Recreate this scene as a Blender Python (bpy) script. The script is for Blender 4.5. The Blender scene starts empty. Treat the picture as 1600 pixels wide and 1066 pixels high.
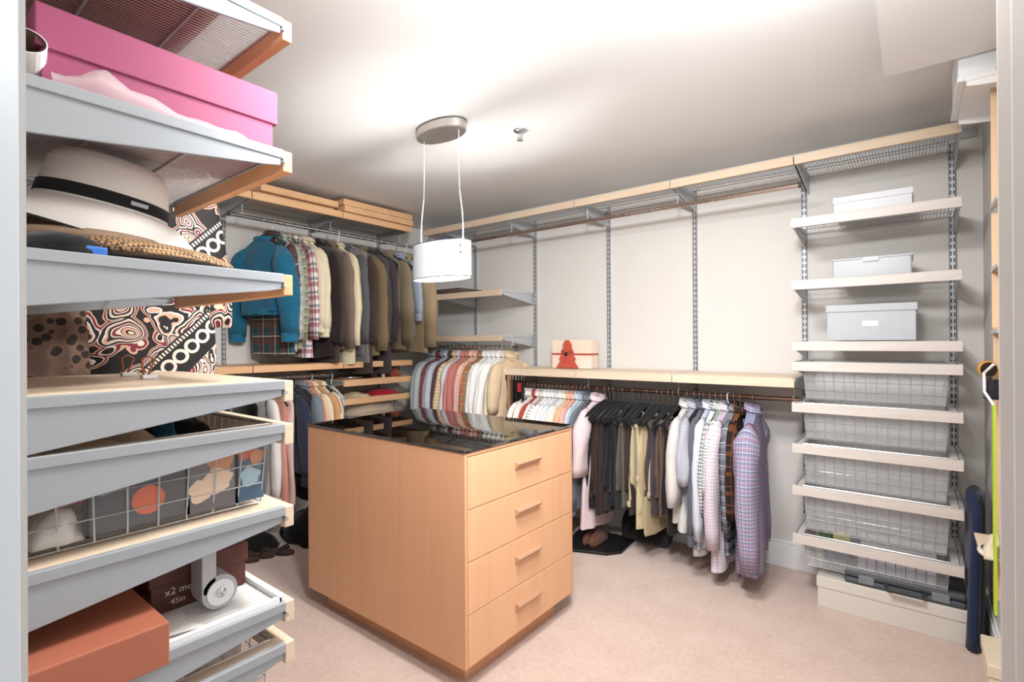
import bpy, math, random
from mathutils import Vector, Matrix, noise
random.seed(7)
S = bpy.context.scene
COL = S.collection
R = math.radians
PI = math.pi

# ------------------------------------------------------------------ camera, world, lights, exposure
cam_d = bpy.data.cameras.new('camera')
cam = bpy.data.objects.new('camera', cam_d)
COL.objects.link(cam)
cam_d.sensor_width = 36.0
cam_d.lens = 18.0
cam_d.clip_start = 0.02
cam.location = (0, 0, 1.27)
cam.rotation_euler = (Matrix.Rotation(R(38.2), 4, 'Z') @ Matrix.Rotation(R(90.1), 4, 'X') @ Matrix.Rotation(R(-0.32), 4, 'Z')).to_euler()
S.camera = cam

W = bpy.data.worlds.new('hall_light')
S.world = W
W.use_nodes = True
W.node_tree.nodes['Background'].inputs[0].default_value = (0.86, 0.93, 1.0, 1)
W.node_tree.nodes['Background'].inputs[1].default_value = 0.6

def light(name, kind, loc, energy, color, rot=(0, 0, 0), **kw):
    d = bpy.data.lights.new(name, kind)
    d.energy = energy
    d.color = color
    for k, v in kw.items():
        setattr(d, k, v)
    o = bpy.data.objects.new(name, d)
    o.location = loc
    o.rotation_euler = rot
    COL.objects.link(o)
    return o

# hall daylight falling through the doorway behind the camera
light('hall_daylight', 'AREA', (0.55, -0.75, 1.75), 7, (0.80, 0.90, 1.0), (R(78), 0, R(36)), shape='RECTANGLE', size=1.6, size_y=1.8)
light('overhead_fill_light', 'AREA', (-.70, 1.20, 2.285), 33, (1.0, 0.97, 0.94), (0, 0, 0), shape='DISK', size=0.4)  # unseen overhead fill, added to brighten the whole closet
light('point_fill_light', 'POINT', (-.22, 1.42, 2.14), 7, (0.95, 0.97, 1.0), shadow_soft_size=0.16)  # unseen point fill, added to lift the ceiling and right side
light('pendant_bulb_near', 'POINT', (-1.69, 1.71, 1.668), 6.5, (1.0, 0.975, 0.94), shadow_soft_size=0.012)
light('pendant_bulb_far', 'POINT', (-1.85, 1.71, 1.668), 6.5, (1.0, 0.975, 0.94), shadow_soft_size=0.012)
# unseen spot added as fill above the doorway view, turned to the back wall
fl = light('fill_spot', 'SPOT', (-.25, .50, 2.10), 170, (0.96, 0.98, 1.0), shadow_soft_size=0.12, spot_size=R(122), spot_blend=1.0)
fl.rotation_euler = (Vector((-1.85, 2.3, 1.8)) - fl.location).to_track_quat('-Z', 'Y').to_euler()

S.view_settings.view_transform = 'Standard'
S.view_settings.look = 'None'
S.view_settings.gamma = 1.0
S.view_settings.use_curve_mapping = False
S.view_settings.exposure = 0.28

# ------------------------------------------------------------------ mesh helper
class MB:
    def __init__(s):
        s.v = []; s.f = []; s.uv = {}
    def add(s, vs, fs, uvs=None):
        b = len(s.v)
        s.v += [tuple(v) for v in vs]
        for i, f in enumerate(fs):
            s.f.append(tuple(b + k for k in f))
            if uvs is not None:
                s.uv[len(s.f) - 1] = uvs[i]
        return s
    def box(s, x0, x1, y0, y1, z0, z1):
        v = [(x0, y0, z0), (x1, y0, z0), (x1, y1, z0), (x0, y1, z0), (x0, y0, z1), (x1, y0, z1), (x1, y1, z1), (x0, y1, z1)]
        return s.add(v, [(3, 2, 1, 0), (4, 5, 6, 7), (0, 1, 5, 4), (1, 2, 6, 5), (2, 3, 7, 6), (3, 0, 4, 7)])
    def prism(s, poly, axis, a, b):
        n = len(poly)
        def p(q, t):
            return {'x': (t, q[0], q[1]), 'y': (q[0], t, q[1]), 'z': (q[0], q[1], t)}[axis]
        v = [p(q, a) for q in poly] + [p(q, b) for q in poly]
        f = [tuple(range(n))[::-1], tuple(range(n, 2 * n))] + [(i, (i + 1) % n, n + (i + 1) % n, n + i) for i in range(n)]
        return s.add(v, f)
    def tube(s, pts, r, n=6, cap=True):
        pts = [Vector(p) for p in pts]
        rr = r if isinstance(r, (list, tuple)) else [r] * len(pts)
        vs = []
        prev = None
        for i, p in enumerate(pts):
            d = (pts[min(i + 1, len(pts) - 1)] - pts[max(i - 1, 0)]).normalized()
            if prev is None:
                a = Vector((0, 0, 1)) if abs(d.z) < .9 else Vector((1, 0, 0))
                u = d.cross(a).normalized()
            else:
                u = (prev - d * prev.dot(d)).normalized()
            prev = u
            w = d.cross(u)
            q = rr[i]
            qa, qb = q if isinstance(q, tuple) else (q, q)
            vs += [p + u * (qa * math.cos(2 * PI * k / n)) + w * (qb * math.sin(2 * PI * k / n)) for k in range(n)]
        fs = []
        for i in range(len(pts) - 1):
            for k in range(n):
                fs.append((i * n + k, i * n + (k + 1) % n, (i + 1) * n + (k + 1) % n, (i + 1) * n + k))
        if cap:
            fs.append(tuple(range(n))[::-1])
            fs.append(tuple((len(pts) - 1) * n + k for k in range(n)))
        return s.add(vs, fs)
    def rings(s, rings, closed=True, cap0=False, cap1=False, uvs=None):
        n = len(rings[0])
        vs = [p for r in rings for p in r]
        fs = []; us = []
        m = n if closed else n - 1
        for i in range(len(rings) - 1):
            for k in range(m):
                k2 = (k + 1) % n
                fs.append((i * n + k, i * n + k2, (i + 1) * n + k2, (i + 1) * n + k))
                if uvs:
                    a, b, c, d = uvs[i][k], uvs[i][k + 1], uvs[i + 1][k + 1], uvs[i + 1][k]
                    us.append([a, b, c, d])
        if cap0:
            fs.append(tuple(range(n))[::-1]); us.append([(0, 0)] * n)
        if cap1:
            fs.append(tuple((len(rings) - 1) * n + k for k in range(n))); us.append([(0, 0)] * n)
        return s.add(vs, fs, us if uvs else None)
    def lathe(s, prof, n=32, sx=1, sy=1, c=(0, 0, 0), cap=False):
        rg = [[(c[0] + r * sx * math.cos(2 * PI * k / n), c[1] + r * sy * math.sin(2 * PI * k / n), c[2] + z) for k in range(n)] for r, z in prof]
        return s.rings(rg, True, cap, cap)
    def mesh(s, name, m, smooth=False):
        me = bpy.data.meshes.new(name)
        me.from_pydata(s.v, [], s.f)
        if s.uv:
            l = me.uv_layers.new(name='UVMap')
            for p in me.polygons:
                u = s.uv.get(p.index)
                if u:
                    for j, li in enumerate(p.loop_indices):
                        l.data[li].uv = u[j]
        if m: me.materials.append(m)
        if smooth:
            me.polygons.foreach_set('use_smooth', [True] * len(me.polygons))
        me.update()
        return me
    def build(s, name, m, parent=None, smooth=False, bevel=0, label=None, stuff=False):
        o = bpy.data.objects.new(name, s.mesh(name, m, smooth))
        COL.objects.link(o)
        if parent: o.parent = parent
        if bevel:
            b = o.modifiers.new('bevel', 'BEVEL')
            b.width = bevel; b.segments = 2; b.limit_method = 'ANGLE'
        if label: o['label'] = label
        if stuff: o['kind'] = 'stuff'
        return o

def inst(name, me, parent, label=None):
    o = bpy.data.objects.new(name, me)
    COL.objects.link(o)
    o.parent = parent
    if label: o['label'] = label
    return o

def thing(name, label, cat, loc=(0, 0, 0), rz=0, group=None):
    o = bpy.data.objects.new(name, None)
    o.empty_display_size = .05
    COL.objects.link(o)
    o.location = loc
    o.rotation_euler = (0, 0, rz)
    return tag(o, label, cat, group)

def tag(o, label, cat, group=None):
    o['label'] = label; o['category'] = cat
    if group: o['group'] = group
    return o

def struct(name, mb, m, parent=None, **k):
    o = mb.build(name, m, parent, **k)
    if not parent: o['kind'] = 'structure'
    return o

# ------------------------------------------------------------------ materials
def lin(h):
    h = h.lstrip('#')
    c = [int(h[i:i + 2], 16) / 255 for i in (0, 2, 4)]
    return tuple(x / 12.92 if x <= .04045 else ((x + .055) / 1.055) ** 2.4 for x in c) + (1,)

def base(name, color, rough=.5, metal=0, spec=.5):
    m = bpy.data.materials.new(name)
    m.use_nodes = True
    b = m.node_tree.nodes['Principled BSDF']
    b.inputs['Base Color'].default_value = lin(color)
    b.inputs['Roughness'].default_value = rough
    b.inputs['Metallic'].default_value = metal
    b.inputs['Specular IOR Level'].default_value = spec
    return m

class NT:
    def __init__(s, m):
        s.m = m; s.t = m.node_tree; s.b = s.t.nodes['Principled BSDF']
    def n(s, kind, **ins):
        nd = s.t.nodes.new(kind)
        for k, v in ins.items():
            if hasattr(nd, k) and k not in nd.inputs.keys():
                setattr(nd, k, v)
        return nd
    def link(s, a, b): s.t.links.new(a, b)
    def math(s, op, a, b=None, c=None):
        nd = s.t.nodes.new('ShaderNodeMath'); nd.operation = op
        for i, v in enumerate((a, b, c)):
            if v is None: continue
            if isinstance(v, (int, float)): nd.inputs[i].default_value = v
            else: s.link(v, nd.inputs[i])
        return nd.outputs[0]
    def mix(s, fac, a, b):
        nd = s.t.nodes.new('ShaderNodeMix'); nd.data_type = 'RGBA'
        for i, v in ((0, fac), (6, a), (7, b)):
            if isinstance(v, (int, float)): nd.inputs[i].default_value = v
            elif isinstance(v, str): nd.inputs[i].default_value = lin(v)
            else: s.link(v, nd.inputs[i])
        return nd.outputs[2]
    def coord(s, which='Object', scale=(1, 1, 1), rot=(0, 0, 0)):
        c = s.t.nodes.new('ShaderNodeTexCoord')
        mp = s.t.nodes.new('ShaderNodeMapping')
        mp.inputs['Scale'].default_value = scale
        mp.inputs['Rotation'].default_value = rot
        s.link(c.outputs[which], mp.inputs[0])
        return mp.outputs[0]
    def noise(s, vec, scale, detail=4, rough=.55):
        nd = s.t.nodes.new('ShaderNodeTexNoise')
        nd.inputs['Scale'].default_value = scale; nd.inputs['Detail'].default_value = detail; nd.inputs['Roughness'].default_value = rough
        s.link(vec, nd.inputs['Vector'])
        return nd.outputs['Fac']
    def ramp(s, fac, stops, interp='LINEAR'):
        nd = s.t.nodes.new('ShaderNodeValToRGB')
        nd.color_ramp.interpolation = interp
        el = nd.color_ramp.elements
        while len(el) < len(stops): el.new(.5)
        for e, (p, c) in zip(el, stops):
            e.position = p; e.color = lin(c)
        s.link(fac, nd.inputs[0])
        return nd.outputs[0]
    def bump(s, h, strength=.2, dist=.01):
        nd = s.t.nodes.new('ShaderNodeBump')
        nd.inputs['Strength'].default_value = strength; nd.inputs['Distance'].default_value = dist
        s.link(h, nd.inputs['Height'])
        s.link(nd.outputs[0], s.b.inputs['Normal'])
    def col(s, c): s.link(c, s.b.inputs['Base Color'])

def paint(name, color, rough=.6, grain=.05):
    m = base(name, color, rough); t = NT(m)
    n = t.noise(t.coord(), 90, 3)
    t.bump(n, grain, .002)
    return m

def wood(name, c1, c2, c3, axis='z', rough=.42, scale=1):
    m = base(name, c1, rough); t = NT(m)
    st = {'x': (1.2, 22, 22), 'y': (22, 1.2, 22), 'z': (22, 22, 1.2)}[axis]
    v = t.coord('Object', tuple(a * scale for a in st))
    n = t.noise(v, 1.6, 5, .6)
    v2 = t.coord('Object', tuple(.18 * a * scale for a in st))
    n2 = t.noise(v2, 1.4, 3, .6)
    n3 = t.math('ADD', t.math('MULTIPLY', n, .55), t.math('MULTIPLY', n2, .45))
    t.col(t.ramp(n3, [(.3, c2), (.5, c1), (.72, c3)]))
    t.bump(n, .04, .002)
    return m

def metal(name, color, rough=.35, met=.6):
    m = base(name, color, rough, met); t = NT(m)
    n = t.noise(t.coord('Object', (1, 1, 1)), 60, 2)
    r = t.math('MULTIPLY_ADD', n, .15, rough - .07)
    t.link(r, t.b.inputs['Roughness'])
    return m

FAB = {}
def fab(color, weave=900, rough=.9, var=.12, rib=None):
    key = ('f', color, weave, rib)
    if key in FAB: return FAB[key]
    m = base('cloth_' + color.strip('#'), color, rough, 0, .2); t = NT(m)
    v = t.coord('Object')
    n = t.noise(v, 14, 3)
    t.col(t.mix(t.math('MULTIPLY', n, var * 2), color, '#%02x%02x%02x' % tuple(int(int(color[i:i + 2], 16) * .72) for i in (1, 3, 5))))
    if rib:
        sx = t.n('ShaderNodeSeparateXYZ'); c = t.n('ShaderNodeTexCoord'); t.link(c.outputs['UV'], sx.inputs[0])
        w = t.math('SINE', t.math('MULTIPLY', sx.outputs[1 if rib > 0 else 0], 2 * PI / abs(rib)))
        t.bump(w, .5, .006)
    else:
        t.bump(t.noise(v, weave, 2), .15, .001)
    t.b.inputs['Sheen Weight'].default_value = .15
    FAB[key] = m
    return m

def plaid(basec, lines, rough=.9):
    """lines: (direction u/v/b, period, width, offset, colour, opacity), in metres on the cloth"""
    key = ('p', basec, str(lines))
    if key in FAB: return FAB[key]
    m = base('plaid_' + basec.strip('#'), basec, rough, 0, .2); t = NT(m)
    c = t.n('ShaderNodeTexCoord'); sx = t.n('ShaderNodeSeparateXYZ'); t.link(c.outputs['UV'], sx.inputs[0])
    cur = basec
    for d, per, wid, off, colr, op in lines:
        for dd in ((0, 1) if d == 'b' else ((0,) if d == 'u' else (1,))):
            f = t.math('FLOORED_MODULO', t.math('ADD', sx.outputs[dd], off + 10), per)
            k = t.math('MULTIPLY', t.math('LESS_THAN', f, wid), op)
            cur = t.mix(k, cur, colr)
    t.col(cur)
    t.bump(t.noise(t.coord('Object'), 700, 2), .12, .001)
    FAB[key] = m
    return m

M_WALL = paint('wall_paint', '#D8D4CF', .62)
M_CEIL = paint('ceiling_paint', '#E6E6E5', .7)
M_TRIM = paint('trim_paint', '#E6E7E8', .4, .02)
M_JAMB = paint('jamb_paint', '#B3BBC2', .4, .02)
M_MAPLE = wood('maple_vertical', '#D8A27B', '#D29C74', '#DCA882', 'z', .4)
M_MAPLE_H = wood('maple_drawer', '#DDAB83', '#D7A37B', '#E1B18A', 'z', .4)
M_TRIMX = wood('trim_wood_x', '#CDB8A0', '#C5AE94', '#D6C4AE', 'x', .45)
M_PALE = wood('pale_wood', '#DCC7AE', '#D1B99E', '#E6D4C0', 'x', .5)
M_WHITEWD = wood('whitewashed_wood', '#D0C9C3', '#C4BBB3', '#DBD6D1', 'x', .5)
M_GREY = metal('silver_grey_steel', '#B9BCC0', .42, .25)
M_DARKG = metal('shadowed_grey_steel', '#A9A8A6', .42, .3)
M_WIRE = metal('wire_steel', '#B4B5B6', .4, .4)
M_CHROME = metal('chrome', '#C9CACC', .2, .95)
M_ROD = metal('brushed_rod', '#B5A69C', .25, .9)
M_HOOK = metal('hook_steel', '#CFCFD0', .3, .9)
M_BLACKV = fab('#17171A', 1200, .95, .2)
M_BLACK = base('black_plastic', '#16171A', .4)
M_DKGREY = base('dark_grey_plastic', '#3A3E44', .45)
M_WHITEP = base('white_plastic', '#EAEBEC', .4)
M_PAPER = paint('white_paper', '#EDEBE8', .8)

def clear_mat(name, color, alpha, rough=.25):
    m = base(name, color, rough)
    m.node_tree.nodes['Principled BSDF'].inputs['Alpha'].default_value = alpha
    return m
M_LINER = clear_mat('clear_basket_liner', '#E6EAEE', .30)
M_LINER2 = clear_mat('clear_basket_liner_near', '#E6E4E0', .10)
M_CLEARBAG = clear_mat('garment_plastic', '#F2F5F7', .16, .12)
M_TISSUE = clear_mat('tissue_plastic', '#EFE8E6', .38, .4)

def carpet():
    m = base('carpet', '#CBAF9F', .98, 0, .1); t = NT(m)
    v = t.coord('Object')
    a = t.noise(v, 230, 3, .7); b = t.noise(v, 7, 4, .6); c = t.noise(v, 45, 3, .6)
    h = t.math('ADD', t.math('MULTIPLY', a, .55), t.math('ADD', t.math('MULTIPLY', b, .2), t.math('MULTIPLY', c, .25)))
    t.col(t.ramp(h, [(.3, '#C0A495'), (.5, '#DFC5B7'), (.7, '#EFDDD3')]))
    t.bump(h, .9, .012)
    t.b.inputs['Sheen Weight'].default_value = .3
    return m
M_CARPET = carpet()

# ------------------------------------------------------------------ the room shell
XA, YB, XE, YD, ZC = -3.55, 3.20, 0.25, 0.11, 2.30
struct('floor', MB().box(XA - .1, 1.0, -1.4, YB + .1, -.06, 0), M_CARPET)
struct('ceiling', MB().box(XA - .1, 1.0, -.05, YB + .1, ZC, ZC + .06), M_CEIL)
struct('ceiling_soffit', MB().box(-.081, XE, .3, 2.27, 2.21, ZC), M_CEIL)
struct('wall_back', MB().box(XA - .1, XE + .1, YB, YB + .1, 0, ZC), M_WALL)
struct('wall_left', MB().box(XA - .1, XA, YD - .1, YB, 0, ZC), M_WALL)
struct('wall_right', MB().box(XE, XE + .1, .86, YB, 0, ZC), M_WALL)
struct('wall_front', MB().box(XA, -.75, YD - .1, YD, 0, ZC), M_WALL)
# the doorway stands diagonally in the corner of the room; its two sides
FW = Vector((-math.sin(R(38.2)), math.cos(R(38.2)), 0)); RT = Vector((math.cos(R(38.2)), math.sin(R(38.2)), 0))
def diag(name, l0, l1, d0, d1, z0, z1, m, bev=.003):
    pts = [RT * l + FW * d for l, d in ((l0, d0), (l1, d0), (l1, d1), (l0, d1))]
    mb = MB().add([(p.x, p.y, z0) for p in pts] + [(p.x, p.y, z1) for p in pts],
                  [(3, 2, 1, 0), (4, 5, 6, 7), (0, 1, 5, 4), (1, 2, 6, 5), (2, 3, 7, 6), (3, 0, 4, 7)])
    return struct(name, mb, m, bevel=bev)
diag('trim_1', -.62, -.459, .36, .479, 0, 2.29, M_JAMB)
M_JAMB2 = paint('jamb_paint_dimmed', '#B9B3AD', .4, .02)  # right side of the doorway: paint darkened to offset strong light close by
diag('trim_2', .4545, .62, .40, .48, 0, 2.29, M_JAMB2)
diag('trim_3', .443, .62, .34, .4545, 0, 2.29, M_JAMB2)
def bboard(name, mb, m=M_TRIM): return struct(name, mb, m, bevel=.004)
bboard('baseboard_back', MB().box(XA, XE, YB - .016, YB, 0, .13).box(XA, XE, YB - .011, YB, .13, .15))
bboard('baseboard_left', MB().box(XA, XA + .016, YD, YB - .016, 0, .13).box(XA, XA + .011, YD, YB - .016, .13, .15))
bboard('baseboard_right', MB().box(XE - .016, XE, 1.0, YB - .016, 0, .13).box(XE - .011, XE, 1.0, YB - .016, .13, .15))

# ------------------------------------------------------------------ shelving system
def upright(x, y, rz, z0, z1, label, group):
    """slotted steel channel; local x across, local y out of the wall"""
    t = thing('shelf_upright', label, 'shelf upright', (x, y, 0), rz, group)
    w, d = .0125, .016
    mb = MB()
    mb.box(-w, -w + .002, 0, d, z0, z1).box(w - .002, w, 0, d, z0, z1)
    xs = [-w, -.0085, -.0035, .0035, .0085, w]
    nz = int((z1 - z0) / .032)
    for i in range(nz):
        a = z0 + i * .032
        mb.add([(-w, d, a), (w, d, a), (w, d, a + .012), (-w, d, a + .012)], [(0, 1, 2, 3)])
        for k in (0, 2, 4):
            mb.add([(xs[k], d, a + .012), (xs[k + 1], d, a + .012), (xs[k + 1], d, a + .032), (xs[k], d, a + .032)], [(0, 1, 2, 3)])
    mb.add([(-w, d, z0 + nz * .032), (w, d, z0 + nz * .032), (w, d, z1), (-w, d, z1)], [(0, 1, 2, 3)])
    mb.build('slotted_channel', M_GREY, t)
    MB().box(-w + .002, w - .002, 0, .003, z0, z1).build('back_web', M_DKGREY, t)
    return t

def bracket(parent, u, depth, m, h=.075, lip=True, label=None):
    mb = MB()
    mb.prism([(.012, -.012), (depth, -.012), (depth, -.030), (depth - .03, -.036), (.012, -.012 - h)], 'x', u - .003, u + .003)
    if lip:
        mb.box(u - .007, u + .007, .012, depth + .004, -.016, .003)
    o = mb.build('bracket', m, parent, bevel=.0015, label=label)
    return o

def pin(parent, u, depth):
    MB().tube([(u - .009, depth - .016, -.022), (u + .009, depth - .016, -.022)], .004, 8).build('locking_pin', M_CHROME, parent)

def wire_deck(parent, w, depth, step=.0125, m=None, under=True):
    mb = MB()
    n = int((w - .02) / step)
    for i in range(n + 1):
        u = -w / 2 + .01 + i * (w - .02) / n
        mb.tube([(u, .018, -.003), (u, depth - .012, -.003)], .0014, 4, False)
    for v in (.02, depth * .36, depth * .68, depth - .016):
        mb.tube([(-w / 2 + .008, v, -.0065), (w / 2 - .008, v, -.0065)], .0028, 6)
    return mb.build('wire_deck', m or M_WIRE, parent, stuff=True)

def shelf(label, loc, rz, w, depth, deck='wire', trim=M_TRIMX, bm=None, th=.042, bh=.075, brackets=(-1, 1), group=None, name='wall_shelf', trim_w=None, deckmat=None, step=.0125):
    t = thing(name, label, 'shelf', loc, rz, group)
    bm = bm or M_GREY
    for s in brackets:
        lastb = bracket(t, s * (w / 2 - .007), depth - .02, bm, bh)
    tw = trim_w or w - .004
    MB().box(-tw / 2, tw / 2, depth - .016, depth + .004, -th, .002).build('front_board', trim, t, bevel=.002)
    if deck == 'wire':
        wire_deck(t, w, depth, step)
    elif deck == 'wood':
        MB().box(-w / 2 + .015, w / 2 - .015, .015, depth - .016, -.016, .004).build('shelf_board', deckmat or M_PALE, t, bevel=.0015)
    elif deck == 'liner':
        wire_deck(t, w, depth, step)
        mb = MB()
        n = 40
        for i in range(n):
            a = -w / 2 + .016 + i * (w - .032) / n
            mb.box(a, a + (w - .032) / n * .86, .018, depth - .018, .0, .003)
        mb.build('ribbed_liner', deckmat or M_PAPER, t)
    return t

def basket(parent, w, depth, h, liner=True, nu=None, wire=None, wr=.0013, inset=.03, lm=None):
    """wire drawer hanging from the frame: tapered mesh, rim, liner"""
    wire = wire or M_WIRE
    u0, v0, v1 = w / 2 - .045, .03, depth - inset
    tp = .012
    mb = MB()
    nu = nu or int(2 * u0 / .038)
    nz = 4
    def P(s, v, z):                                   # s in -1..1
        k = 1 - tp / u0 * (-z / h)
        vv = v + ((v0 + v1) / 2 - v) * (.06 * (-z / h))
        return (s * u0 * k, vv, z)
    for i in range(nu + 1):
        s = -1 + 2 * i / nu
        mb.tube([P(s, v0, -.004), P(s, v0, -h), P(s, v1, -h), P(s, v1, -.004)], wr, 4, False)
    nv = int((v1 - v0) / .045)
    for i in range(nv + 1):
        v = v0 + (v1 - v0) * i / nv
        mb.tube([P(-1, v, -.004), P(-1, v, -h), P(1, v, -h), P(1, v, -.004)], wr, 4, False)
    for j in range(1, nz + 1):
        z = -h * j / nz
        mb.tube([P(-1, v0, z), P(1, v0, z), P(1, v1, z), P(-1, v1, z), P(-1, v0, z)], wr, 4, False)
    mb.build('wire_basket', wire, parent, stuff=True)
    rim = MB().tube([P(-1, v0, 0), P(1, v0, 0), P(1, v1, 0), P(-1, v1, 0), P(-1, v0, 0)], .0035, 6)
    rim.build('basket_rim', M_CHROME, parent)
    if liner:
        q = .9965
        rg = []
        for z in (-.006, -h + .004):
            rg.append([(a[0] * q, a[1], a[2]) for a in (P(-1, v0 + .004, z), P(1, v0 + .004, z), P(1, v1 - .004, z), P(-1, v1 - .004, z))])
        MB().rings(rg, True, False, True).build('plastic_liner', lm or M_LINER, parent)

def drawer(label, loc, rz, w, depth, h, trim=M_WHITEWD, flange=M_WHITEWD, liner=True, group=None, bm=None, th=.042, bh=.075, nu=None, lm=None, wr=.0013):
    t = thing('basket_drawer', label, 'drawer', loc, rz, group)
    for s in (-1, 1):
        bracket(t, s * (w / 2 - .007), depth - .02, bm or M_GREY, bh)
        MB().box(*(sorted((s * (w / 2 - .016), s * (w / 2 - .046)))), .02, depth - .016, -.012, .001).build('side_rail', flange, t, bevel=.0015)
    MB().box(-w / 2 + .002, w / 2 - .002, depth - .016, depth + .004, -th, .002).build('front_board', trim, t, bevel=.002)
    basket(t, w, depth, h, liner, nu, lm=lm, wr=wr)
    return t

def rod(label, p0, p1, r=.0125, m=None, holders=()):
    t = thing('hanging_rod', label, 'rod', ((p0[0] + p1[0]) / 2, (p0[1] + p1[1]) / 2, p0[2]))
    c = Vector(t.location)
    MB().tube([Vector(p0) - c, Vector(p1) - c], r, 14).build('tube', m or M_ROD, t, smooth=False)
    for e in (p0, p1):
        d = (Vector(p1) - Vector(p0)).normalized() * .006
        MB().tube([Vector(e) - c - d, Vector(e) - c + d], r + .0025, 14).build('end_cap', M_DKGREY, t)
    for h in holders:
        q = Vector(h) - c
        MB().tube([q + Vector((0, 0, .085)), q + Vector((0, 0, .02))], .003, 6).tube([q + Vector((.0, -.016, .012)), q + Vector((0, 0, .018)), q + Vector((0, .016, .012))], .004, 6).build('rod_holder', M_GREY, t)
    return t

# ------------------------------------------------------------------ back wall shelving
D = .41
GU = 'slotted uprights on the back wall'
ux = [.142, -.472, -1.066, -1.657, -2.279, -2.893, -3.463]
ul = ['slotted steel upright right of the basket drawers, nearest the room corner', 'slotted steel upright between the long wooden shelf and the basket drawers',
      'slotted steel upright on the bare wall left of the basket drawers', 'slotted steel upright on the bare wall just right of the red tree gift box',
      'slotted steel upright at the right ends of the two short side shelves', 'slotted steel upright behind the pendant lamp shade', 'slotted steel upright in the far corner beside the tan jacket']
for i, x in enumerate(ux):
    upright(x, YB, PI, .15 if i < 5 else .3, 2.215, ul[i], GU)
tag(MB().box(XA + .1, .232, YB - .014, YB, 2.212, 2.256).box(XA + .1, .232, YB - .018, YB - .012, 2.246, 2.258).box(XA + .1, .232, YB - .018, YB - .012, 2.21, 2.216).build('hanging_track', M_DARKG), 'grey steel track along the top of the back wall', 'rail')

top_edges = [.158, -.456, -1.068, -1.69, -2.285, -2.89, -3.10]
tl = ['top wire shelf with wooden front above the basket drawers, right end', 'top wire shelf with wooden front, second from the right end, above the bare wall',
      'top wire shelf with wooden front above the bare wall, third from the right end', 'top wire shelf with wooden front above the red tree gift box',
      'top wire shelf with wooden front behind the pendant cables', 'short top wire shelf in the far corner by the hanging coats']
for i in range(6):
    a, b = top_edges[i], top_edges[i + 1]
    shelf(tl[i], ((a + b) / 2, YB, 2.162), PI, a - b, D, 'wire', M_TRIMX, brackets=(-1, 1) if i == 5 or i == 0 else (-1, 1), bh=.085, group='top shelves of the back wall')
low_edges = [-.458, -1.064, -1.683, -2.284]
ll = ['pale wooden shelf over the plaid shirts, beside the basket drawers', 'pale wooden shelf over the black hangers, middle of three', 'pale wooden shelf holding the red tree gift box']
for i in range(3):
    a, b = low_edges[i], low_edges[i + 1]
    shelf(ll[i], ((a + b) / 2, YB, 1.08), PI, a - b, D, 'wood', M_PALE, th=.04, group='shelf above the lower rod')
for z, lab, lab2 in ((1.642, 'short grey shelf with wooden front, upper of two beside the lamp', 'upper corner shelf holding a dark flat box'), (1.318, 'short grey shelf with wooden front, lower of two, over the shirt rod', 'lower corner shelf half hidden behind the tan jacket')):
    shelf(lab, (-2.60, YB, z), PI, .61, D, 'wire', M_TRIMX, group='short side shelves')
    shelf(lab2, (-3.13, YB, z), PI, .44, D, 'wire', M_TRIMX, group='short side shelves')
rod('bronze hanging rod under the top shelf of the back wall, empty', (-.447, 2.9, 2.047), (-3.05, 2.9, 2.047), holders=[(x, 2.9, 2.047) for x in (-1.066, -1.657, -2.279)])
M_BRZ = metal('bronze_rod', '#7D6459', .25, .9)
rod('bronze hanging rod with black hangers and plaid shirts under the pale shelf', (-.45, 2.9, .972), (-2.27, 2.9, .972), m=M_BRZ, holders=[(x, 2.9, .972) for x in (-.48, -1.066, -1.657)])
rod('short chrome rod full of shirts under the corner shelves', (-2.245, 2.9, 1.235), (-3.13, 2.9, 1.235), m=M_CHROME, holders=[(x, 2.9, 1.235) for x in (-2.279, -2.893)])

# right bay
BX = -.158
shelf('wire shelf with whitewashed front holding the white shoebox', (BX, YB, 1.856), PI, .63, D, 'wire', M_WHITEWD, group='shelves of the right bay')
shelf('wire shelf with whitewashed front holding the translucent box', (BX, YB, 1.556), PI, .63, D, 'wire', M_WHITEWD, group='shelves of the right bay')
shelf('wire shelf with whitewashed front holding the grey lidded box', (BX, YB, 1.262), PI, .63, D, 'wire', M_WHITEWD, group='shelves of the right bay')
dl = [(1.164, .178, 'empty wire basket drawer, topmost of the right bay'), (.966, .172, 'empty wire basket drawer, second from the top of the right bay'),
      (.769, .19, 'empty wire basket drawer, middle of the five in the right bay'), (.567, .21, 'empty wire basket drawer, second from the bottom of the right bay'),
      (.333, .148, 'lowest basket drawer of the right bay, filled with papers')]
for z, h, lab in dl:
    drawer(lab, (BX, YB, z), PI, .63, D, h, group='basket drawers of the right bay', nu=13)

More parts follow.
